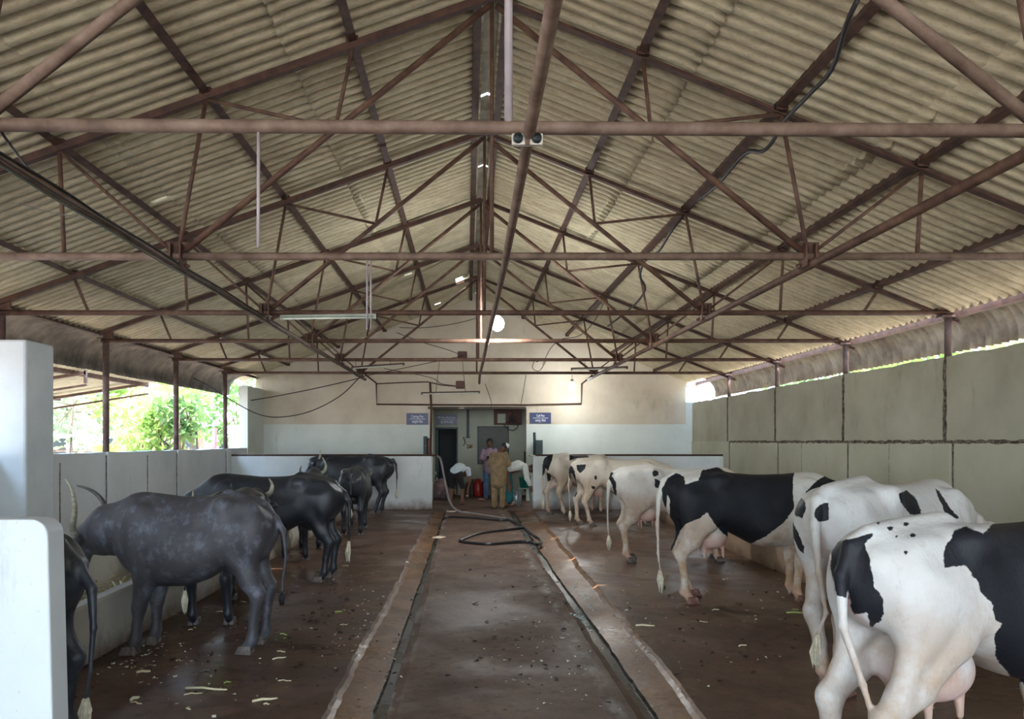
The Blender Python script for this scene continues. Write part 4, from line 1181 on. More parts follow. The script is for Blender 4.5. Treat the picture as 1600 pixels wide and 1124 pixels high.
def sign(x0, y0, x1, y1, d, top, bottom, label, w1, w2):
    a = at(x0,y1,d); c_ = at(x1,y0,d); root = empty('sign_board', ((a.x+c_.x)/2, d, (a.z+c_.z)/2)); tag(root, label, 'sign')
    hx, hz = (c_.x-a.x)/2, (c_.z-a.z)/2
    b = MB(); b.box((-hx,0,-hz),(hx,.02,hz)); b.build('panel', M['signblue'], root, bevel=.004)
    text_mesh(top, hz*.62, M['signwhite'], root, (0,-.003,hz*.42), squeeze=hx*2*w1)
    text_mesh(bottom, hz*.55, M['signwhite'], root, (0,-.003,-hz*.5), squeeze=hx*2*w2)
    b = MB(); b.box((-hx*.72,-.003,-.006),(hx*.72,.0,.004)); b.build('rule_line', M['signwhite'], root)
sign(635,646,669,664,YB-.02, 'Calving Pen', 'प्रसूती गोठा', 'blue sign with white lettering on the wall left of the doorway', .55, .5)
sign(682,648,714,664,RB-.02, 'Milk Recording Room', 'दूध नोंदणी कक्ष', 'blue sign with white lettering above the dark open door', .88, .6)
sign(828,645,861,662,YB-.02, 'Calf Pen', 'वासरू गोठा', 'blue sign with white lettering on the wall right of the doorway', .38, .5)
# electrical clutter and fittings by the doorway
def pbox(name, x0, y0, x1, y1, d, t, m, label, cat, bevel=.01):
    a = at(x0,y1,d); c_ = at(x1,y0,d); root = empty(name, (a.x, d, a.z)); tag(root, label, cat)
    b = MB(); b.box((0,0,0),(c_.x-a.x,t,c_.z-a.z)); b.build('casing', m, root, bevel=bevel); return root, c_.x-a.x, c_.z-a.z
root, w_, h_ = pbox('electric_panel', 772,638,815,664,21.7,.25, M['brownbat'], 'rusty open electric panel with tangled wires above the window', 'electric panel')
b = MB(); b.box((w_*.12,-.03,h_*.1),(w_*.42,0,h_*.66)); b.build('meter', M['recess'], root, bevel=.01)
rs = random.Random(4)
for k in range(6):
    p0 = Vector((rs.uniform(.45,.9)*w_, -.04, rs.uniform(.1,.8)*h_)); pts = [p0+Vector((rs.uniform(-.14,.14), -.02, rs.uniform(-.12,.12))) for _ in range(4)]
    b = MB(); b.tube([p0]+pts, .009, 6); b.build('wire', M['cable'], root)
b = MB(); b.tube([(w_*.35,-.03,0),(w_*.5,-.04,-.14),(w_*.68,-.04,-.17),(w_*.84,-.03,-.10),(w_*.9,-.02,.05)], .013, 7); b.build('wire', M['cable'], root)
root, w_, h_ = pbox('duct', 729,640,733,683,RB-.04,.04, M['darkgreen'], 'narrow dark vertical duct between the door and the window', 'duct')
b = MB(); b.box((-.03,-.02,-.03),(w_+.03,.04,.0)); b.build('duct_foot', M['darkgreen'], root)
root, w_, h_ = pbox('switch_board', 729,693,739,703,RB-.05,.05, M['board'], 'small white switch board with a round dial under the duct', 'switch board')
b = MB(); b.lathe((w_*.66,-.012,h_*.5), [(.055,0),(.055,.012)], 14, axis='y'); b.build('dial', plain('brass_dial', srgb(150,130,84), .4), root)
for k in range(2):
    b = MB(); b.box((w_*.1,-.008,h_*(.2+.4*k)),(w_*.3,0,h_*(.4+.4*k))); b.build('switch', M['cable'], root)
b = MB(); b.tube([at(724,683,RB-.05),at(727,692,RB-.05),at(724,697,RB-.05)], .012, 7); tag(b.build('cable', M['cable']), 'short curled cable beside the duct foot', 'cable')
root, w_, h_ = pbox('wall_cabinet', 661.5,682,667,712,YB-.16,.15, M['green'], 'narrow dark green cabinet at the left jamb of the doorway', 'cabinet')
b = MB(); b.box((.02,-.012,.04),(w_-.02,0,h_-.04)); d_ = b.build('cabinet_door', M['darkgreen'], root)
b = MB(); b.ball((w_-.035,-.02,h_*.5), .012, 8, 6); b.build('knob', M['king'], d_)
root, w_, h_ = pbox('notice_frame', 667.5,685,674,712,YB-.10,.08, M['brownbat'], 'reddish hanging bundle beside the green cabinet at the jamb', 'bundle')
for k in range(4):
    b = MB(); b.tube([(w_*(.2+.2*k),-.02,h_*.95),(w_*(.25+.18*k),-.03,h_*.5),(w_*(.2+.2*k),-.02,h_*.05)], .022, 7); b.build('strand', plain('faded_red_cloth_%d' % k, srgb(110+20*k,70+16*k,66+14*k), .8), root)
root, w_, h_ = pbox('louvred_box', 836,688,848,710,YB-.30,.28, M['green'], 'dark green louvred box standing on the wall right of the doorway', 'box')
for k in range(6):
    b = MB(); b.box((.015,-.012,h_*(.1+.14*k)),(w_-.015,0,h_*(.16+.14*k))); b.build('louvre', M['darkgreen'], root)
b = MB(); b.tube([at(835,676,YB-.3),at(835.5,690,YB-.3),at(835,712,YB-.3)], .035, 8); tag(b.build('valve_pipe', M['darkgreen']), 'short dark upright pipe left of the louvred box', 'pipe')
b = MB(); b.box((at(828,712,YB-.45).x,YB-.45,at(0,713,YB).z),(at(850,712,YB-.45).x,YB,at(0,711,YB).z)); tag(b.build('wall_shelf', M['board']), 'small ledge under the louvred box', 'shelf')
b = MB(); b.tube([at(820.5,706,RB-.1),at(820.5,768,RB-.1)], .035, 8); tag(b.build('wooden_stick', M['brownbat']), 'brown stick leaning on the right jamb of the recess', 'stick')
# drip marks of the pipes at the left jamb
b = MB(); b.tube([at(674.5,738,19.7),at(681,738,19.6),at(681.5,742,19.6)], .018, 8); b.tube([at(675,751,19.7),at(683,751,19.6),at(683,747,19.6)], .018, 8)
tag(b.build('water_tap', M['king']), 'pale water taps on the standing pipe at the left jamb', 'tap')
# sacks, cans and buckets
def can(px, py, d, r, hh, m, label, cat, lid=True, name='milk_can'):
    p = at(px, py, d); p.z = 0.0; root = empty(name, p); tag(root, label, cat)
    b = MB(); b.lathe((0,0,0), [(r*.92,0),(r,.02),(r,hh*.62),(r*.86,hh*.74),(r*.55,hh*.82),(r*.55,hh*.9),(r*.62,hh*.92)], 20); b.build('body', m, root)
    if lid: b = MB(); b.lathe((0,0,hh*.92), [(r*.66,0),(r*.66,hh*.05),(r*.2,hh*.08)], 16); b.build('lid', m, root)
    for e in (-1,1):
        b = MB(); b.tube([(e*r*.9,0,hh*.62),(e*r*1.18,0,hh*.7),(e*r*.95,0,hh*.82),(e*r*.5,0,hh*.86)], .01, 6); b.build('handle', m, root)
can(747,775,21.5,.145,.52, plain('red_plastic', srgb(150,34,26), .4), 'red can standing by the back wall of the recess', 'can')
can(737,775,21.6,.12,.50, plain('dark_olive_metal', srgb(50,48,42), .5), 'dark milk can left of the red can', 'can')
can(731,777,21.5,.10,.40, plain('brown_metal', srgb(66,50,42), .5), 'small brown can left of the dark milk can', 'can')
can(756,776,21.6,.10,.42, plain('dark_red_metal', srgb(60,30,28), .5), 'small dark can behind the man in lilac', 'can')
can(807,782,18.9,.13,.34, plain('aluminium', srgb(150,156,164), .35, .7), 'small aluminium can beside the bending man in white', 'can', False)
b = MB(); b.ball((0,0,0), .05, 10, 8); o = b.build('small_cup', plain('steel_cup', srgb(190,190,190), .3)); o.location = at(729.5,772,21.0); o.location.z = .05; tag(o, 'tiny shiny cup on the floor before the small cans', 'cup')
def bucket(p, r, hh, m, label):
    root = empty('bucket', p); tag(root, label, 'bucket')
    b = MB(); b.lathe((0,0,0), [(r*.75,0),(r,hh),(r*1.06,hh),(r*1.06,hh-.02),(r*.95,hh-.03),(r*.7,.015)], 20); b.build('body', m, root)
    b = MB(); b.tube([(r*math.cos(t), 0, hh+r*.9*math.sin(t)) for t in np.linspace(0,PI,9)], .006, 6); b.build('bail_handle', M['king'], root)
p = at(820,0,18.5); bucket((p.x,18.5,.44), .15, .28, plain('green_plastic', srgb(10,104,84), .4), 'green bucket standing on the plastic stool at the doorway')
# stool under the bucket
root = empty('plastic_stool', (p.x,18.5,0)); tag(root, 'pale plastic stool beneath the green bucket', 'stool')
mt = plain('pale_blue_plastic', srgb(124,132,132), .4); b = MB(); b.box((-.17,-.17,.41),(.17,.17,.44)); b.build('seat', mt, root, bevel=.01)
for e in (-1,1):
    for g in (-1,1):
        b = MB(); b.bar((e*.17,g*.17,0),(e*.13,g*.13,.41), .035,.035); b.build('leg', mt, root)
def sack(px, py, d, sc, m, label):
    p = at(px,py,d); p.z = 0
    prims = [ell((0,0,.20*sc),(.24*sc,.17*sc,.20*sc),.06), ell((.05*sc,0,.38*sc),(.12*sc,.10*sc,.12*sc),.08), ell((-.14*sc,.03,.10*sc),(.16*sc,.15*sc,.12*sc),.05)]
    me, V, Q = skin_mesh('feed_sack', prims, .03); o = link_mesh('feed_sack', me, m); o.location = p; tag(o, label, 'sack')
sack(686,772,20.6,1.15, two_tone('pinkish_sacking', srgb(110,84,86), srgb(150,124,126), 9, .9, .5), 'crumpled pinkish feed sack slumped at the left jamb')
sack(698,782,20.2,.7, two_tone('grey_sacking', srgb(84,70,70), srgb(120,104,104), 9, .9, .5), 'smaller greyish sack on the floor before the dark door')
# ------------------------------------------------------------------ hose
M['hose'] = plain('black_wet_hose', srgb(30,30,34), .3); M['hose_pale'] = plain('pale_hose', srgb(150,140,140), .4)
def fpt(px, py, z=.045):
    d = (CAMZ-z)*F/(py-CY); return Vector(((px-CX)/F*d, d, z))
def smooth(pts, k=6):
    pp = [Vector(p) for p in pts]; out = []
    for i in range(len(pp)-1):
        p0 = pp[max(i-1,0)]; p1 = pp[i]; p2 = pp[i+1]; p3 = pp[min(i+2,len(pp)-1)]
        for j in range(k):
            t = j/k; out.append(.5*((2*p1)+(-p0+p2)*t+(2*p0-5*p1+4*p2-p3)*t*t+(-p0+3*p1-3*p2+p3)*t**3))
    return out+[pp[-1]]
root = empty('water_hose', (0,16,0)); tag(root, 'long hose hanging from the left jamb and looping over the alley floor', 'hose')
def hsub(pts, r, m, name):
    b = MB(); b.tube([p-root.location for p in smooth(pts)], r, 8); b.build(name, m, root)
hsub([at(677,713,19.2),at(684,713,19.1),at(689,720,18.9),at(693,740,18.6),at(698,765,18.0),at(702,782,17.4),fpt(710,795),fpt(722,801)], .026, M['hose_pale'], 'hanging_length')
hsub([fpt(722,801),fpt(740,803),fpt(765,807),fpt(792,811)], .024, M['hose_pale'], 'pale_length')
hsub([fpt(792,811),fpt(805,817),fpt(818,824),fpt(832,836),fpt(843,843,.0),fpt(845,849,.0),fpt(838,851,.02),fpt(825,847),fpt(800,848),fpt(765,851),fpt(735,849),fpt(719,846),fpt(726,842),fpt(750,834),fpt(785,829),fpt(817,825)], .027, M['hose'], 'black_loop')
hsub([fpt(695,810),fpt(705,808),fpt(740,810),fpt(775,813),fpt(795,813)], .022, M['hose'], 'cross_length')
# pale board scrap, and a sun spot built as a bright slab
for px, py, lab in ((706,800,'bright pale scrap of board lying at the alley edge beside the hose'), (686,841,'bright orange-white slab standing in for a sun spot on the left channel')):
    p = fpt(px, py, .03); b = MB(); b.box((-.075,-.09,0),(.075,.09,.02)); o = b.build('scrap_and_sunspot', plain('pale_scrap_and_sunspot', srgb(236,214,190), .6), bevel=.004); o.location = p; o.rotation_euler = (0,0,-.5); tag(o, lab, 'scrap')
# ------------------------------------------------------------------ litter on the floor
def stalk(px, py, L, ang, m, label=None, r=.006, group='straw stalks on the wet floor'):
    p = fpt(px, py, .008); b = MB(); k = [Vector((-L/2,0,0)), Vector((-L*.1,.01,.004)), Vector((L*.2,-.006,.003)), Vector((L/2,.004,0))]
    b.tube(k, [r,r*1.1,r,r*.7], 6); o = b.build('straw_stalk', m); o.location = p; o.rotation_euler = (0,0,ang)
    tag(o, label or 'short pale stalk of straw lying on the brown floor', 'straw', group)
stalk(322,1077,.28,-.12, M['straw'], 'long pale stalk lying before the grey-dusted buffalo', .0075, None); stalk(414,1094,.15,.35, M['straw'], 'pale stalk right of the longest stalk, left stall', .008, None)
stalk(224,1050,.09,.2, M['straw'], 'thick short white stalk below the grey buffalo hoof', .009, None); stalk(211,1092,.06,1.0, M['straw'], 'stubby white stalk near the bottom left', .01, None)
stalk(790,941,.14,.1, M['straw_green'], 'upper green stalk in the middle of the alley', .009, None); stalk(795,944,.17,-.5, M['straw_green'], 'lower green stalk in the middle of the alley', .009, None)
stalk(680,1069,.05,.4, M['straw'], 'small pale stalk at the lower left of the alley', .007, None); stalk(1438,1106,.16,-.1, M['straw_green'], 'green stalk under the udder of the nearest cow', .007, None)
stalk(1246,958,.2,-.05, M['straw_green'], 'green stalk by the forefoot of the mostly black cow', .008, None); stalk(1008,978,.16,-.08, M['straw'], 'pale stalk beyond the right-hand mud gutter', .008, None)
rs = random.Random(21)
for k in range(46):
    if rs.random() < .62: px, py = rs.uniform(170,560), rs.uniform(860,1110)
    elif rs.random() < .5: px, py = rs.uniform(700,960), rs.uniform(880,1100)
    else: px, py = rs.uniform(960,1280), rs.uniform(850,1060)
    p = fpt(px, py); 
    if -1.15 < p.x < -.5 or .85 < p.x < 1.38 or p.x < -2.75 or p.x > 3.6: continue
    stalk(px, py, rs.uniform(.03,.11), rs.uniform(-.6,.6), M['straw'] if rs.random() < .8 else M['straw_green'], r=rs.uniform(.003,.006))
def crumbs(name, regs, m, label, n, s0=.004, s1=.012):
    b = MB(); rs = random.Random(len(label))
    for k in range(n):
        (x0,y0,x1,y1) = regs[k % len(regs)]
        px, py = rs.gauss((x0+x1)/2,(x1-x0)/3.2), rs.gauss((y0+y1)/2,(y1-y0)/3.2); py = max(py, 800)
        p = fpt(px, py, .004); z = -.085 if (RM_x(p) > 0) else 0
        if -.95 < p.x < -.55: z = -.05
        s = rs.uniform(s0, s1)*(1+p.y*.05); vs = [(p.x+rs.uniform(-s,s)*1.4, p.y+rs.uniform(-s,s)*1.4, z+.03*(abs(p.x) < .9)*(z == 0)+rs.uniform(0,s)) for _ in range(4)]
        b.add(vs, [(0,1,2),(0,3,1),(1,3,2),(0,2,3)])
    return tag(b.build(name, m), label, 'crumbs', kind='stuff')
def RM_x(p): return 1 if lerp_tab(RC,p.y)-.02 < p.x < lerp_tab(RM,p.y)+.02 else -1
M['crumb'] = plain('pale_crumbs', srgb(200,196,180), .8); M['crumb_blue'] = plain('pale_blue_crumbs', srgb(170,205,205), .6); M['crumb_dark'] = plain('dark_dung_crumbs', srgb(38,26,20), .9)
crumbs('feed_crumbs', [(170,860,560,1110),(480,900,620,1050),(150,1000,300,1060),(760,880,960,1100),(960,860,1280,1050)], M['crumb'], 'pale crumbs of feed strewn over the wet floor', 520)
crumbs('feed_crumbs', [(890,905,925,960),(900,930,930,965)], M['crumb_blue'], 'pale bluish crumbs heaped in the right-hand channel', 160, .005, .012)
crumbs('dung_crumbs', [(440,880,600,1050),(200,900,560,1100),(700,860,950,1110),(950,860,1250,1080)], M['crumb_dark'], 'dark dung crumbs scattered over the floor', 420, .006, .02)
# ------------------------------------------------------------------ people
M['skin'] = plain('brown_skin', srgb(104,68,50), .55); M['hair'] = plain('black_hair', srgb(20,18,18), .5)
def person(loc, heading, J, cloth, label, hold=None):
    """J: joints in the person's own frame (facing +x, y to the left, feet on z=0)"""
    g = lambda k: Vector(J[k])
    root_prims = []
    P_ = root_prims
    neck, head = g('neck'), g('head'); pel, chest = g('pelvis'), g('chest')
    up = (head-neck).normalized(); fw = Vector(J.get('face', (1,0,0))).normalized(); fw = (fw-up*fw.dot(up)).normalized(); sd = up.cross(fw)
    P_.append(ell(head, (.078,.076,.105), .03)); P_.append(cone(neck, head-up*.03, .052, .05, .03))
    P_.append(cone(head-up*.06+fw*.02, head-up*.075+fw*.05, .055, .035, .03))
    P_.append(cone(head+fw*.075+up*.01, head+fw*.095-up*.02, .008, .014, .01))          # nose
    P_.append(cone(head+fw*.075-up*.055-sd*.02, head+fw*.075-up*.055+sd*.02, .010, .010, .008))   # mouth
    for s_ in (-1,1):
        P_.append(ell(head+sd*s_*.08, (.02,.012,.032), .01))
        P_.append(cut(head+fw*.085+sd*s_*.032+up*.018, (.016,.016,.010), .012))
    P_ += [cone(pel, chest, .11, .112, .04, .82), cone(chest, neck-up*.05, .112, .05, .04, .85)]
    for s_, t in ((1,'l'),(-1,'r')):
        sh, el, wr, hp, kn, an = [g(k+t) for k in ('sh','el','wr','hp','kn','an')]
        P_ += chain([sh, el, wr], [.055,.042,.028], .03); P_ += chain([hp, kn, an], [.088,.055,.038], .04)
        toe = g('toe'+t) if 'toe'+t in J else an+Vector((.15,0,-an.z+.03))
        P_ += chain([an, an+Vector((0,0,-an.z+.045)), toe], [.038,.036,.026], .03)
        hd = (wr-el).normalized(); hn = g('hand'+t) if 'hand'+t in J else wr+hd*.09
        hd = (hn-wr).normalized(); la = hd.cross(up if abs(hd.dot(up)) < .9 else fw).normalized(); pn = la.cross(hd)
        P_.append(cone(wr, wr+hd*.07, .024, .036, .02, 1.0))
        for q in range(4):
            b0 = wr+hd*.085+la*(q-1.5)*.019; ln = (.06,.072,.068,.052)[q]
            b1 = b0+hd*ln*.55-pn*.010; b2 = b1+hd*ln*.35-pn*.022
            P_ += chain([b0, b1, b2], [.0095,.0085,.007], .006)
        t0 = wr+hd*.03-la*s_*.03; P_ += chain([t0, t0+hd*.035-la*s_*.022, t0+hd*.06-la*s_*.024-pn*.01], [.012,.010,.008], .008)
    me, V, Q = skin_mesh('person', P_, .011, 1)
    root = link_mesh('person', me, M['skin']); root.location = loc; root.rotation_euler = (0,0,heading); tag(root, label, 'person')
    for name, m, prims in cloth(g, up, fw, sd):
        me, V, Q = skin_mesh(name, prims, .014, 2); link_mesh(name, me, m, root)
    for s_ in (-1,1):
        MB().ball(head+fw*.072+sd*s_*.03+up*.018, .011, 8, 6).build('eye', M['eye'], root)
    return root
def hair_prims(g, up, fw, sd, r=.088, back=.02, z=.025):
    h = g('head'); return [ell(h+up*z-fw*back, (r,r,r*1.05), .02), ('cut', tuple(h+fw*.09-up*.03), (.06,.09,.085), 0.0, .02)]
def shirt(g, hem=-.12, fat=1.0, sleeve=1.0, k=.05):
    out = [cone(g('pelvis')+Vector((0,0,hem)), g('chest'), .132*fat, .145*fat, .04, .80), cone(g('chest'), g('neck')-Vector((0,0,.05)), .145*fat, .06, .04, .8)]
    for t in 'lr':
        sh, el, wr = g('sh'+t), g('el'+t), g('wr'+t); out.append(cone(sh, el, .058*fat, .05*fat, .03)); 
        if sleeve > .5: out.append(cone(el, el.lerp(wr,.8), .052*fat, .040*fat, .02))
    return out
def trousers(g, fat=1.0, end=1.0):
    out = [ell(g('pelvis'), (.12,.16,.13), .04)]
    for t in 'lr':
        hp, kn, an = g('hp'+t), g('kn'+t), g('an'+t); out += [cone(hp, kn, .088*fat, .068*fat, .03)]
        if end > .5: out.append(cone(kn, kn.lerp(an, end), .068*fat, .06*fat, .02))
    return out
def stand(h=1.0, lean=0.0):
    s = h; J = dict(pelvis=(0,0,.93), chest=(.02+lean*.5,0,1.24), neck=(.03+lean,0,1.45), head=(.06+lean*1.3,0,1.585),
        shl=(.02+lean*.9,.165,1.375), shr=(.02+lean*.9,-.165,1.375), ell=(.06+lean,.24,1.13), elr=(.06+lean,-.24,1.13), wrl=(.28+lean,.10,1.10), wrr=(.28+lean,-.08,1.12),
        hpl=(0,.09,.90), hpr=(0,-.09,.90), knl=(.02,.10,.49), knr=(.02,-.10,.49), anl=(-.02,.10,.08), anr=(-.02,-.10,.08))
    return {k: tuple(v*s for v in p) for k, p in J.items()}
# 1: lilac shirt, facing the viewer and looking down at his hands
J = stand(.99); J['face'] = (.75,0,-.65); J['head'] = (.09,0,1.56)
mL = two_tone('lilac_checked_cloth', srgb(128,106,122), srgb(158,136,150), 30, .8, .1); mJ = two_tone('faded_blue_denim', srgb(44,72,112), srgb(84,114,150), 8, .8, .2)
person((at(765,0,20.3).x, 20.3, 0), -PI/2, J, lambda g,up,fw,sd: [('shirt', mL, shirt(g)), ('trousers', mJ, trousers(g)), ('hair', M['hair'], hair_prims(g,up,fw,sd))],
  'person in a lilac shirt and blue jeans looking down at their hands by the window')
b = MB(); b.box((-.06,-.01,-.04),(.06,.01,.05)); o = b.build('phone', M['cable'], bevel=.004); o.location = (at(764,0,19.98).x, 19.96, 1.16); o.rotation_euler = (.8,0,0); tag(o, 'small dark phone in the hands of the person in lilac', 'phone')
# 2: khaki clothes and white cap, back to the viewer, stooping
J = stand(.94, .07); J['face'] = (.8,-.1,-.5); J['head'] = (.22,-.10,1.455); J['neck'] = (.14,-.03,1.36)
mK = two_tone('khaki_cloth', srgb(118,98,70), srgb(150,128,96), 7, .85, .4); mC = plain('white_cap_cloth', srgb(226,228,230), .7)
def cl2(g, up, fw, sd):
    h = g('head')
    return [('shirt', mK, shirt(g, -.26, 1.15)), ('trousers', mK, trousers(g, 1.15)), ('hair', M['hair'], hair_prims(g,up,fw,sd,.084)),
            ('cap', mC, [ell(h+up*.055-fw*.008, (.098,.098,.075), .02), cone(h+up*.05+fw*.09, h+up*.045+fw*.14, .03, .02, .02)])]
person((at(779,0,17.55).x, 17.55, 0), PI*.44, J, cl2, 'person in khaki shirt and trousers with a white cap, back turned')
# 3: white shirt, bending to the right over the buckets
J = dict(pelvis=(-.10,0,.86), chest=(.20,0,.98), neck=(.40,0,.98), head=(.53,0,.93), face=(.5,0,-.85),
  shl=(.36,.17,.97), shr=(.36,-.17,.97), ell=(.42,.20,.70), elr=(.40,-.20,.70), wrl=(.52,.12,.48), wrr=(.50,-.12,.48),
  hpl=(-.12,.09,.84), hpr=(-.12,-.09,.84), knl=(.02,.11,.46), knr=(-.02,-.11,.46), anl=(-.06,.11,.08), anr=(-.10,-.11,.08))
mW = plain('white_shirt_cloth', srgb(206,208,202), .8); mT = plain('teal_wrap_cloth', srgb(14,98,104), .7)
def cl3(g, up, fw, sd):
    return [('shirt', mW, [cone((-.12,0,.90), (.20,0,1.0), .125,.13,.03,.8), cone((.2,0,1.0), (.36,0,.99), .13,.075,.03,.8)]+[q for t in 'lr' for q in (cone(g('sh'+t), g('el'+t), .078,.062,.04), cone(g('el'+t), g('el'+t).lerp(g('wr'+t),.7), .06,.05,.03))]),
            ('wrap_skirt', mT, [cone((-.10,0,.80), (-.06,0,.20), .14,.15,.04,.9)]), ('hair', M['hair'], hair_prims(g,up,fw,sd,.095))]
person((at(797,0,18.2).x, 18.2, 0), .0, J, cl3, 'person in a white shirt and teal wrap bending over the buckets')
# 4: pale vest and dark shorts, bending forward to the left of the alley
J = dict(pelvis=(-.10,0,.80), chest=(.14,0,.90), neck=(.32,0,.86), head=(.43,0,.78), face=(.3,0,-.95),
  shl=(.28,.17,.88), shr=(.28,-.17,.88), ell=(.30,.24,.60), elr=(.30,-.22,.60), wrl=(.30,.20,.36), wrr=(.30,-.16,.36),
  hpl=(-.12,.09,.78), hpr=(-.12,-.09,.78), knl=(.0,.15,.43), knr=(-.02,-.15,.43), anl=(-.08,.16,.08), anr=(-.10,-.16,.08))
mV = plain('pale_blue_vest_cloth', srgb(196,208,216), .8); mS = plain('dark_shorts_cloth', srgb(34,28,28), .8)
def cl4(g, up, fw, sd):
    return [('vest', mV, [cone((-.12,0,.86), (.14,0,.92), .12,.128,.03,.8), cone((.14,0,.92), (.28,0,.88), .125,.075,.03,.8)]+[cone(g('sh'+t), g('sh'+t).lerp(g('el'+t),.45), .075,.065,.04) for t in 'lr']),
            ('shorts', mS, trousers(g, 1.05, 0)), ('hair', M['hair'], hair_prims(g,up,fw,sd,.088))]
person((at(715,0,18.7).x, 18.7, 0), D(70), J, cl4, 'person in a pale vest and dark shorts bending down left of the alley')
# ------------------------------------------------------------------ outdoors
b = MB(); b.box((-90,-60,-.35),(90,120,-.21)); st(b.build('ground', M['earth']))
b = MB(); b.box((XL-2.2,-3,-.22),(XL-.2,19,-.05)); tag(b.build('path', M['earth']), kind='structure')
M['leaf_a'] = two_tone('yellow_green_leaves', srgb(116,146,66), srgb(176,196,116), 1.2, .6, 0); M['leaf_b'] = two_tone('mid_green_leaves', srgb(70,104,48), srgb(124,152,84), 1.2, .6, 0)
M['leaf_c'] = two_tone('olive_dusty_leaves', srgb(96,108,78), srgb(158,168,132), 1.2, .7, 0)
for k in ('leaf_a','leaf_b','leaf_c'):
    nt = M[k].node_tree; p = [n for n in nt.nodes if n.type == 'BSDF_PRINCIPLED'][0]; out = [n for n in nt.nodes if n.type == 'OUTPUT_MATERIAL'][0]
    tr = nt.nodes.new('ShaderNodeBsdfTranslucent'); mx = nt.nodes.new('ShaderNodeMixShader'); mx.inputs[0].default_value = .45
    src = p.inputs['Base Color'].links[0].from_socket; nt.links.new(src, tr.inputs[0]); nt.links.new(p.outputs[0], mx.inputs[1]); nt.links.new(tr.outputs[0], mx.inputs[2]); nt.links.new(mx.outputs[0], out.inputs[0])
M['bark'] = two_tone('grey_bark', srgb(84,70,58), srgb(126,110,94), 5, .9, .5, stretch=(1,1,.3))
def tree(loc, trunk_h, crown, leafm, label, n=1600, leaf=.16, stems=1, seed=1, name='tree', cat='tree', group=None, droop=0.0):
    rs = np.random.default_rng(seed); root = empty(name, loc); tag(root, label, cat, group)
    cx, cy, cz, rx, ry, rz_ = crown
    b = MB()
    for s_ in range(stems):
        a = 2*PI*s_/max(stems,1)+.4; o = Vector((math.cos(a), math.sin(a), 0))*(.0 if stems == 1 else .18)
        tip = Vector((cx,cy,cz))+Vector((math.cos(a)*rx*.4*(stems > 1), math.sin(a)*ry*.4*(stems > 1), rz_*.2)); m1 = o.lerp(tip,.5)+Vector((rs.normal(0,.12), rs.normal(0,.12), 0))
        b.tube([o, m1, tip], [.09/stems**.5*(1 if trunk_h > 1.5 else .6), .06/stems**.5, .02], 8)
        for _ in range(5):
            t = rs.uniform(.4,.95); p0 = o.lerp(tip, t); e = Vector((cx+rs.normal(0,rx*.5), cy+rs.normal(0,ry*.5), cz+rs.normal(0,rz_*.45))); b.tube([p0, p0.lerp(e,.5)+Vector((0,0,.1)), e], [.03,.02,.008], 6)
    b.build('trunk', M['bark'], root)
    # leaves in clumps
    nc = max(10, n//45); cen = rs.normal(0,1,(nc,3)); cen /= np.linalg.norm(cen,axis=1)[:,None]; cen *= rs.uniform(.35,1,(nc,1))**.5
    cen = cen*np.array([rx,ry,rz_])*.85+np.array([cx,cy,cz]); vs = []; fs = []
    for i in range(n):
        c = cen[rs.integers(nc)]+rs.normal(0,1,3)*np.array([rx,ry,rz_])*.14
        d = rs.normal(0,1,3); d[2] -= droop+.3; d /= np.linalg.norm(d); u = np.cross(d, rs.normal(0,1,3)); u /= np.linalg.norm(u)+1e-6
        L = leaf*rs.uniform(.6,1.3); w_ = L*.28; k = len(vs)
        vs += [tuple(c), tuple(c+d*L*.5+u*w_), tuple(c+d*L), tuple(c+d*L*.5-u*w_)]; fs.append((k,k+1,k+2,k+3))
    b = MB(); b.add(vs, fs); b.build('foliage', M[leafm], root)
tree((-8.6,19.6,-.2), 1, (0,0,1.7,.95,.9,1.35), 'leaf_a', 'bright yellow-green leafy bush close outside the left wall by the third post', 1500, .20, 5, 2, droop=.5, name='leafy_bush', cat='bush')
tree((-7.7,19.2,-.2), 1, (0,0,2.5,.7,.8,.75), 'leaf_b', 'young broad-leaved tree just left of the farthest left post', 420, .24, 3, 3, name='young_tree')
for i, (x,y,z,rx,rz_,lm,lab) in enumerate([(-17,31,3.4,3.2,2.4,'leaf_c','dusty olive tree seen over the green canopy'), (-22,33,3.6,3.6,2.6,'leaf_c','dusty olive tree at the far left beyond the neighbouring roof'),
      (-13,30,3.6,2.6,2.2,'leaf_a','yellow-green tree between the second and third left posts'), (-11.8,36,3.4,3.0,2.4,'leaf_b','green tree beyond the bright roofs outside the left wall'),
      (-29,46,5.2,6,4.2,'leaf_c','large hazy tree at the back of the yard on the left')]):
    tree((x,y,-.2), 3, (0,0,z,rx,rx,rz_), lm, lab, 1500, .34 if y < 40 else .6, 1, 10+i, group=None)
for i, (x,y,lm,lab) in enumerate([(12,9,'leaf_b','green tree outside the right wall, nearest the viewer'), (12.5,14,'leaf_a','bright tree outside the right wall behind the fourth post'), (11.5,19,'leaf_a','yellow-green tree outside the right wall behind the fifth post'),
      (12.5,25,'leaf_b','green tree outside the right wall, farthest along'), (10.5,5,'leaf_c','dusty tree outside the right wall beside the third post')]):
    tree((x,y,-.2), 3, (0,0,3.7,2.7,2.7,2.1), lm, lab, 2200, .30, 1, 30+i)
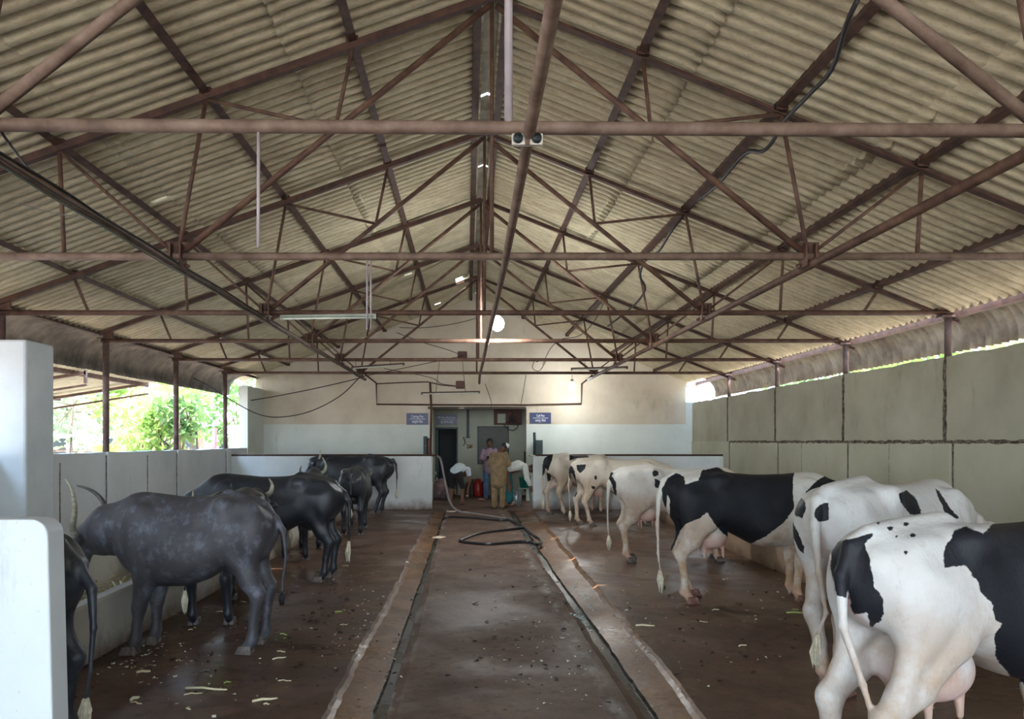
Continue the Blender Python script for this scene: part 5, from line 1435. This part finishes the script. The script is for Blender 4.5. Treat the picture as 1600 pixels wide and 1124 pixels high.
# neighbouring shed with a mono-pitch roof
root = empty('neighbouring_shed', (-7.0,12,-.2)); tag(root, 'open neighbouring shed with a tan sheet roof beyond the left wall', 'shed')
o = root.location
xa, xb_, za, zb = -7.45, -14.5, 2.95, 1.95+.0
zb = za-.155*(xa-xb_)
b = MB(); yy = np.arange(-3, 17.2, PITCH/4); vs = []  # near stretch of roof is out of view, lengthened to block sky light
for y in yy:
    wv = .02*math.cos(2*PI*y/PITCH)
    for t in np.linspace(0,1,5): vs.append((xa+(xb_-xa)*t-o.x, y-o.y, za+(zb-za)*t+wv+.06-o.z))
fs = [(i*5+j, i*5+j+1, (i+1)*5+j+1, (i+1)*5+j) for i in range(len(yy)-1) for j in range(4)]
b.add(vs, fs, 0, True); b.build('roof', M['roof'], root, solid=.008)
for t in (.04,.33,.66,1.0):
    x = xa+(xb_-xa)*t; z = za+(zb-za)*t
    b = MB(); b.bar((x-o.x,-3-o.y,z-o.z),(x-o.x,17.2-o.y,z-o.z), .06,.09); b.build('beam', M['purlin'], root)
for y in (6.5,9,11.5,14,16.6):
    b = MB(); b.bar((xa-o.x,y-o.y,za-.05-o.z),(xb_-o.x,y-o.y,zb-.05-o.z), .06,.06); b.build('rafter', M['steel'], root)
    b = MB(); b.bar((xa-o.x,y-o.y,za-.28-o.z),(xb_-o.x,y-o.y,zb-.28-o.z), .04,.04); b.build('lower_tie', M['steel'], root)
    for x in (-10.2, -14.4):
        b = MB(); b.tube([(x-o.x,y-o.y,0),(x-o.x,y-o.y,za-.155*(xa-x)-o.z)], .03, 8); b.build('post', M['steel'], root)
b = MB(); b.box((xa-.04-o.x,13.97-o.y,za-.25-o.z),(xa+.0-o.x,14.03-o.y,za-o.z)); b.build('hanger_plate', M['steel'], root)
# canopied cart, drum, fences, tank and sunlit buildings
root = empty('canopied_cart', (-15.0,25,-.2)); tag(root, 'cart with a pale green canopy standing in the yard', 'cart')
b = MB(); b.box((-1.0,-.8,1.95),(1.0,.8,2.05)); b.build('canopy', plain('pale_green_canopy', srgb(150,220,200), .6), root, bevel=.04)
for e in (-1,1):
    for g in (-1,1): b = MB(); b.tube([(e*.75,g*.65,.5),(e*.8,g*.7,1.97)], .035, 8); b.build('canopy_post', M['steel'], root)
b = MB(); b.box((-1.1,-.6,.55),(1.1,.6,.95)); b.build('bed', plain('green_cart_body', srgb(60,110,84), .5), root, bevel=.03)
for e in (-.8,.8):
    for g in (-1,1): b = MB(); b.lathe((e,g*.62,.38), [(.12,-.07),(.36,-.06),(.38,0),(.36,.06),(.12,.07)], 20, axis='y'); b.build('wheel', M['cable'], root)
b = MB(); b.lathe((0,0,0), [(.36,0),(.40,.03),(.40,1.2),(.42,1.22),(.42,1.26),(.36,1.27)], 20); o_ = b.build('oil_drum', plain('olive_yellow_drum', srgb(146,146,60), .5)); o_.location = (-10.9,21.6,.25); tag(o_, 'olive yellow drum standing beyond the low left wall', 'drum')
b = MB(); b.box((-.6,-.6,-.46),(.6,.6,0)); o_ = b.build('concrete_block', M['white']); o_.location = (-10.9,21.6,.25); tag(o_, 'white plinth beneath the olive yellow drum', 'plinth')
for fi, (y, lab) in enumerate(((27.0,'nearer rail fence of the sunlit paddock'), (33.0,'farther rail fence of the sunlit paddock'))):
    root = empty('paddock_fence', (-14,y,-.2)); tag(root, lab, 'fence')
    for k in range(4): b = MB(); b.tube([(-13,0,.35+.36*k),(7,0,.35+.36*k)], .03, 6); b.build('rail', M['steel'], root)
    for k in range(11): b = MB(); b.tube([(-13+2*k,0,0),(-13+2*k,0,1.55)], .045, 6); b.build('post', M['steel'], root)
root = empty('water_tank', (-6.75,20.9,-.2)); tag(root, 'grey box tank on thin legs beyond the farthest left post', 'tank')
b = MB(); b.box((-.28,-.25,1.35),(.28,.25,2.25)); b.build('tank_box', two_tone('grey_tank_sheet', srgb(140,132,122), srgb(166,158,148), 4, .7, .2), root, bevel=.02)
for e in (-1,1):
    for g in (-1,1): b = MB(); b.tube([(e*.25,g*.22,0),(e*.25,g*.22,1.36)], .02, 6); b.build('leg', M['steel'], root)
M['sunwall'] = plain('sunlit_white_wall', srgb(236,238,240), .8); M['redwall'] = plain('brick_red_wall', srgb(170,96,80), .8)
for (x,y,w_,d_,hh,m,lab) in ((-27,50,10,5,2.6,'sunwall','long low white building at the back of the yard'), (-16,48,6,4,2.7,'redwall','brick-red building behind the paddock fences'), (-10.5,40,7,5,2.9,'sunwall','bright white shed seen behind the young tree')):
    root = empty('farm_building', (x,y,-.2)); tag(root, lab, 'building')
    b = MB(); b.box((-w_/2,-d_/2,0),(w_/2,d_/2,hh)); b.build('wall', M[m], root)
    b = MB(); b.add([(-w_/2-.4,-d_/2-.4,hh),(w_/2+.4,-d_/2-.4,hh),(w_/2+.4,d_/2+.4,hh),(-w_/2-.4,d_/2+.4,hh),(-w_/2-.4,0,hh+.8),(w_/2+.4,0,hh+.8)], [(0,1,5,4),(2,3,4,5),(0,4,3),(1,2,5),(3,2,1,0)]); b.build('roof', M['sunwall'], root)
    for k in range(3): xx = -w_/2+w_*(k+.5)/3; b = MB(); b.box((xx-.4,-d_/2-.03,.9),(xx+.4,-d_/2,2.0)); b.build('window', M['darkgreen'], root)
b = MB(); b.tube([(-7.9,22,-.2),(-7.9,22,2.0)], .07, 10); tag(b.build('red_post', plain('red_painted_post', srgb(150,60,60), .6)), 'red painted post beyond the wall between the last two left posts', 'post')

# ------------------------------------------------------------------ daylight
w = bpy.data.worlds.new('world'); bpy.context.scene.world = w; w.use_nodes = True
nt = w.node_tree; bg = nt.nodes['Background']
tc = nt.nodes.new('ShaderNodeTexCoord'); sp = nt.nodes.new('ShaderNodeSeparateXYZ'); nt.links.new(tc.outputs['Generated'], sp.inputs[0])
cr = nt.nodes.new('ShaderNodeValToRGB'); e = cr.color_ramp.elements; e[0].position = 0; e[0].color = (.86,.92,1.0,1); e[1].position = .6; e[1].color = (.40,.64,1.0,1)
k = e.new(.15); k.color = (.70,.86,1.0,1)
nt.links.new(sp.outputs[2], cr.inputs[0]); nt.links.new(cr.outputs[0], bg.inputs[0]); bg.inputs[1].default_value = 3.2
sun = bpy.data.lights.new('sun', 'SUN'); sun.energy = 7; sun.angle = .009; sun.color = (1,.93,.82)
so = bpy.data.objects.new('sun', sun); COL.objects.link(so)
so.rotation_euler = Vector((.22,.30,-1)).to_track_quat('-Z','Y').to_euler()
sc = bpy.context.scene
sc.view_settings.view_transform = 'Standard'; sc.view_settings.look = 'None'; sc.view_settings.gamma = 1; sc.view_settings.exposure = 1.85
sc.view_settings.use_curve_mapping = False
sc.cycles.max_bounces = 10; sc.cycles.diffuse_bounces = 7; sc.cycles.glossy_bounces = 3; sc.cycles.transmission_bounces = 4
sc.cycles.sample_clamp_indirect = 8; sc.cycles.use_denoising = True
